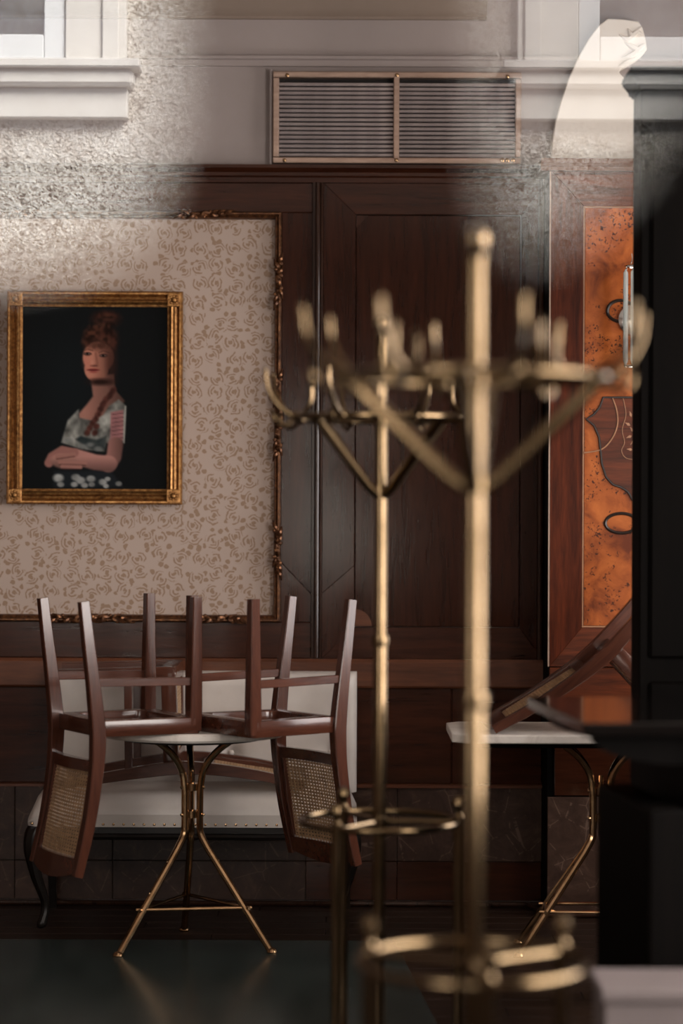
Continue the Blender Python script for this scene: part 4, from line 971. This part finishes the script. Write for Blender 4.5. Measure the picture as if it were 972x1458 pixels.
    for k in range(segs):
        y0, y1 = edges[k], edges[k + 1]; b0 = -0.012 * math.sin(PI * (y0 + 0.15) / 0.3); b1 = -0.012 * math.sin(PI * (y1 + 0.15) / 0.3)
        uy = (Vector((b1 - b0, y1 - y0, 0))); wl_ = uy.length; uy.normalize()
        c_ = (a + b) / 2 + Vector(((b0 + b1) / 2, (y0 + y1) / 2, 0))
        weave(m_, c_, uy, d, wl_, (b - a).length, 0.0112, 0.0036, uy.cross(d))
    tag(m_.build('cane_back', M['cane'], root, 0), 'woven cane back panel', None, None, 'stuff')
    return root
chair = make_chair()
def put_upturned(o, x, y, yaw, label):
    # upside down: turn about the chair's own forward axis, then yaw
    o.matrix_world = Matrix.Translation((x, y, ttop + 0.4405)) @ Matrix.Rotation(yaw, 4, 'Z') @ Matrix.Rotation(PI, 4, 'X'); o['label'] = label
put_upturned(chair, -0.705, 7.739, 0.508, 'upturned cane-backed chair on the round table with its back hanging down at the left')
cB = copy_tree(chair); put_upturned(cB, -0.266, 7.735, 3.765, 'upturned cane-backed chair on the round table with its back hanging down at the right')
cC = copy_tree(chair)
cC.matrix_world = Matrix.Translation((-1.023, 8.452, 0.752)) @ Matrix.Rotation(R(-1.6), 4, 'Y') @ Matrix(((0, 0, 1, 0), (0, -1, 0, 0), (1, 0, 0, 0), (0, 0, 0, 1)))
cC['label'] = 'cane-backed chair lying on its back on the leather settee behind the round table'
cD = copy_tree(chair)
A = R(43.0); ca_, sa_ = math.cos(A), math.sin(A)
Rm = Matrix(((sa_, 0, -ca_, 0), (0, -1, 0, 0), (-ca_, 0, -sa_, 0), (0, 0, 0, 1)))
tip = Rm.to_3x3() @ Vector((-0.276, 0, 0.893))
cD.matrix_world = Matrix.Translation(Vector((0.492, 7.87, ttop + 0.019)) - tip) @ Rm
cD['label'] = 'cane-backed chair tipped forward on the rectangular marble table beside the marquetry'

# ------------------------------------------------------------------ brass coat racks
def make_rack(label):
    root = thing('coat_rack', label, 'coat rack', 'brass coat racks in the foreground')
    zl, zr, zt2 = 0.677, 1.735, 1.965
    MB().lathe([(0.017, 0.03), (0.017, zl), (0.0185, zl + 0.002), (0.0185, 1.15), (0.0165, 1.16), (0.0165, 1.545), (0.0165, 1.60), (0.0155, 1.95)], 20).build('pole', M['rack'], root)
    MB().lathe([(0.004, 1.945), (0.017, 1.948), (0.019, 1.955), (0.013, 1.962), (0.021, 1.972), (0.0245, 1.985), (0.021, 1.999), (0.010, 2.008), (0.002, 2.010)], 20).build('finial', M['rack'], root)
    for z in (1.545, 1.735, zl, 1.15):
        MB().lathe([(0.010, z - 0.014), (0.0225, z - 0.014), (0.0235, z), (0.0225, z + 0.014), (0.010, z + 0.014)], 20).build('collar', M['rack'], root)
    RR = 0.235
    def circ(r0, z, n=56): return [(r0 * math.cos(a), r0 * math.sin(a), z) for a in np.linspace(0, 2 * PI, n, endpoint=False)]
    hr = MB(); hr.tube(circ(RR, zr), 0.0085, 10, True)
    hr.build('hook_ring', M['rack'], root)
    for k in range(4):
        a = R(45 + 90 * k); d = Vector((math.cos(a), math.sin(a), 0))
        MB().tube([d * 0.014 + Vector((0, 0, 1.535)), d * 0.045 + Vector((0, 0, 1.555)), d * (RR - 0.01) + Vector((0, 0, zr - 0.006))], 0.0135, 10).build('brace', M['rack'], root)
        MB().tube([d * 0.02 + Vector((0, 0, zr)), d * RR + Vector((0, 0, zr))], 0.007, 8).build('spoke', M['rack'], root)
    hkm = MB()
    pth = smoothpath([(RR - 0.004, 0, zr - 0.004), (RR + 0.022, 0, zr + 0.008), (RR + 0.055, 0, zr + 0.035), (RR + 0.078, 0, zr + 0.075), (RR + 0.084, 0, zr + 0.118)], 5)
    n_ = len(pth); hkm.tube(pth, [0.0085 - 0.0035 * i / (n_ - 1) for i in range(n_)], 10)
    hkm.ball((RR + 0.084, 0, zr + 0.120), 0.006, 10)
    lo = smoothpath([(RR, 0, zr - 0.004), (RR + 0.03, 0, zr - 0.022), (RR + 0.056, 0, zr - 0.012), (RR + 0.062, 0, zr + 0.008)], 4)
    hkm.tube(lo, 0.0055, 8); hkm.ball((RR + 0.062, 0, zr + 0.010), 0.008, 8)
    hkm.ball((RR, 0, zr), 0.015, 10)
    hm = hkm.mesh('hook', M['rack'])
    for k in range(8):
        o = link('hook', hm, root); o.rotation_euler.z = R(45 * k + 22.5)
    ihm = MB(); pth = smoothpath([(RR, 0, zr), (RR - 0.03, 0, zr + 0.012), (RR - 0.05, 0, zr + 0.045), (RR - 0.052, 0, zr + 0.085)], 5)
    ihm.tube(pth, 0.0065, 8); ihm.ball((RR - 0.052, 0, zr + 0.088), 0.0095, 8)
    im = ihm.mesh('peg', M['rack'])
    for k in range(4):
        o = link('peg', im, root); o.rotation_euler.z = R(90 * k)
    # umbrella ring
    RL = 0.207
    ur = MB(); ur.tube(circ(RL, zl), 0.0095, 10, True, 0.8); ur.build('umbrella_ring', M['rack'], root)
    for k in range(3):
        a = R(120 * k); d = Vector((math.cos(a), math.sin(a), 0)); c_ = d * RL
        po = MB().lathe([(0.0135, 0.03), (0.0135, zl + 0.012)], 14, (c_.x, c_.y, 0)).build('umbrella_post', M['rack'], root)
        MB().lathe([(0.006, zl + 0.010), (0.015, zl + 0.014), (0.009, zl + 0.024), (0.010, zl + 0.034), (0.018, zl + 0.046), (0.0165, zl + 0.060), (0.006, zl + 0.068)], 14, (c_.x, c_.y, 0)).build('post_finial', M['rack'], po)
        MB().tube([d * 0.018 + Vector((0, 0, zl)), d * RL + Vector((0, 0, zl))], 0.0075, 8).build('spoke', M['rack'], root)
    bs = MB(); bs.tube(circ(RL, 0.05), 0.011, 10, True); bs.lathe([(0.01, 0.026), (RL, 0.026), (RL, 0.034), (0.01, 0.034)], 32); bs.build('drip_tray', M['rack'], root)
    for k in range(3):
        a = R(120 * k); MB().lathe([(0.010, 0.0), (0.022, 0.0), (0.022, 0.016), (0.012, 0.028)], 12, (0.19 * math.cos(a), 0.19 * math.sin(a), 0)).build('foot', M['rack'], root)
    return root
y2 = F / 542.0; y1 = F / 788.0
rk = make_rack('smaller-looking brass coat rack standing further back, left of the nearer rack')
rk.location = (PX(541, y2, 900), y2, 0); rk.rotation_euler.z = R(-3)
rk.location.z = 0.0015
rk2 = copy_tree(rk); rk2['label'] = 'nearest brass coat rack, tall and strongly blurred, with curved hooks'
rk2.location = (PX(675, y1, 900), y1, 0.0); rk2.rotation_euler.z = R(34)
rk2.location.z = -0.001

# ------------------------------------------------------------------ the sunlit house across the street (mirrored in the panes)
YF = -5.75; YV = 2.4 - YF
def V(px, py): p = P(px, py, YV); return p.x, p.z
fc = MB()
fa = tag(fc.box(-6, 6, YF - 0.3, YF, -0.15, 6.5).build('wall_street', M['roughcast'], None, 0), 'sunlit roughcast wall of the house across the street', None, None, 'structure')
tag(MB().box(-8, 8, YF - 0.3, 1.16, -0.3, -0.12).build('pavement', M['street'], None, 0), 'grey street paving outside the window', None, None, 'structure')
def street_window(name, xa, xb, sgn):
    """xa: outer edge of the surround next to the middle, opening runs away from it"""
    wo = tag(link(name, None), 'white street window across the way with moulded sill', None, None, 'structure')
    zs = V(90, 92)[1]; wd = 1.5; K = YV / 6.9
    def bb(nm, mat, u0, u1, d0, d1, z0, z1, par=wo, bv=0.004): 
        x0, x1 = sorted((xa - sgn * u0 * K, xa - sgn * u1 * K))
        return MB().box(x0, x1, YF + d0, YF + d1, zs + (z0 - zs) * K, zs + (z1 - zs) * K).build(nm, mat, par, 0, bv, 1)
    bb('surround', M['stucco_trim'], 0.0, 0.18, -0.01, 0.05, zs, zs + 2.2); bb('surround', M['stucco_trim'], wd, wd + 0.18, -0.01, 0.05, zs, zs + 2.2)
    bb('surround_band', M['stucco_trim'], 0.02, 0.07, 0.05, 0.065, zs, zs + 2.2)
    bb('surround_head', M['stucco_trim'], 0.18, wd, -0.01, 0.05, zs + 2.0, zs + 2.2)
    bb('sill', M['stucco_trim'], -0.045, wd + 0.225, 0.0, 0.13, zs - 0.025, zs); bb('sill_moulding', M['stucco_trim'], -0.025, wd + 0.2, 0.0, 0.10, zs - 0.075, zs - 0.026, bv=0.012)
    bb('apron', M['stucco_trim'], -0.005, wd + 0.185, 0.0, 0.055, zs - 0.165, zs - 0.076)
    bb('sash', M['win_paint'], 0.181, 0.245, 0.0, 0.035, zs + 0.001, zs + 1.99); bb('sash', M['win_paint'], wd - 0.065, wd - 0.001, 0.0, 0.035, zs + 0.001, zs + 1.99)
    bb('sash', M['win_paint'], 0.2455, wd - 0.0655, 0.0, 0.035, zs + 0.001, zs + 0.085); bb('sash', M['win_paint'], 0.80, 0.88, 0.0, 0.035, zs + 0.086, zs + 1.99)
    bb('pane', M['glass'], 0.2455, wd - 0.0655, 0.012, 0.016, zs + 0.086, zs + 1.98, bv=0)
    cu_ = MB(); nfold = 48; vv = []
    for i in range(nfold + 1):
        u = 0.245 + (wd - 0.31) * i / nfold; x = xa - sgn * u * K
        for z in (zs + 0.09 * K, zs + 1.98 * K): vv.append((x, YF + 0.004 + 0.003 * math.sin(i * 1.7), z))
    cu_.add(vv, [(2 * i, 2 * i + 1, 2 * i + 3, 2 * i + 2) for i in range(nfold)]).build('lace_curtain', M['curtain'], wo)
street_window('window_4', V(181, 60)[0], 0, 1)
street_window('window_5', V(735, 60)[0], 0, -1)
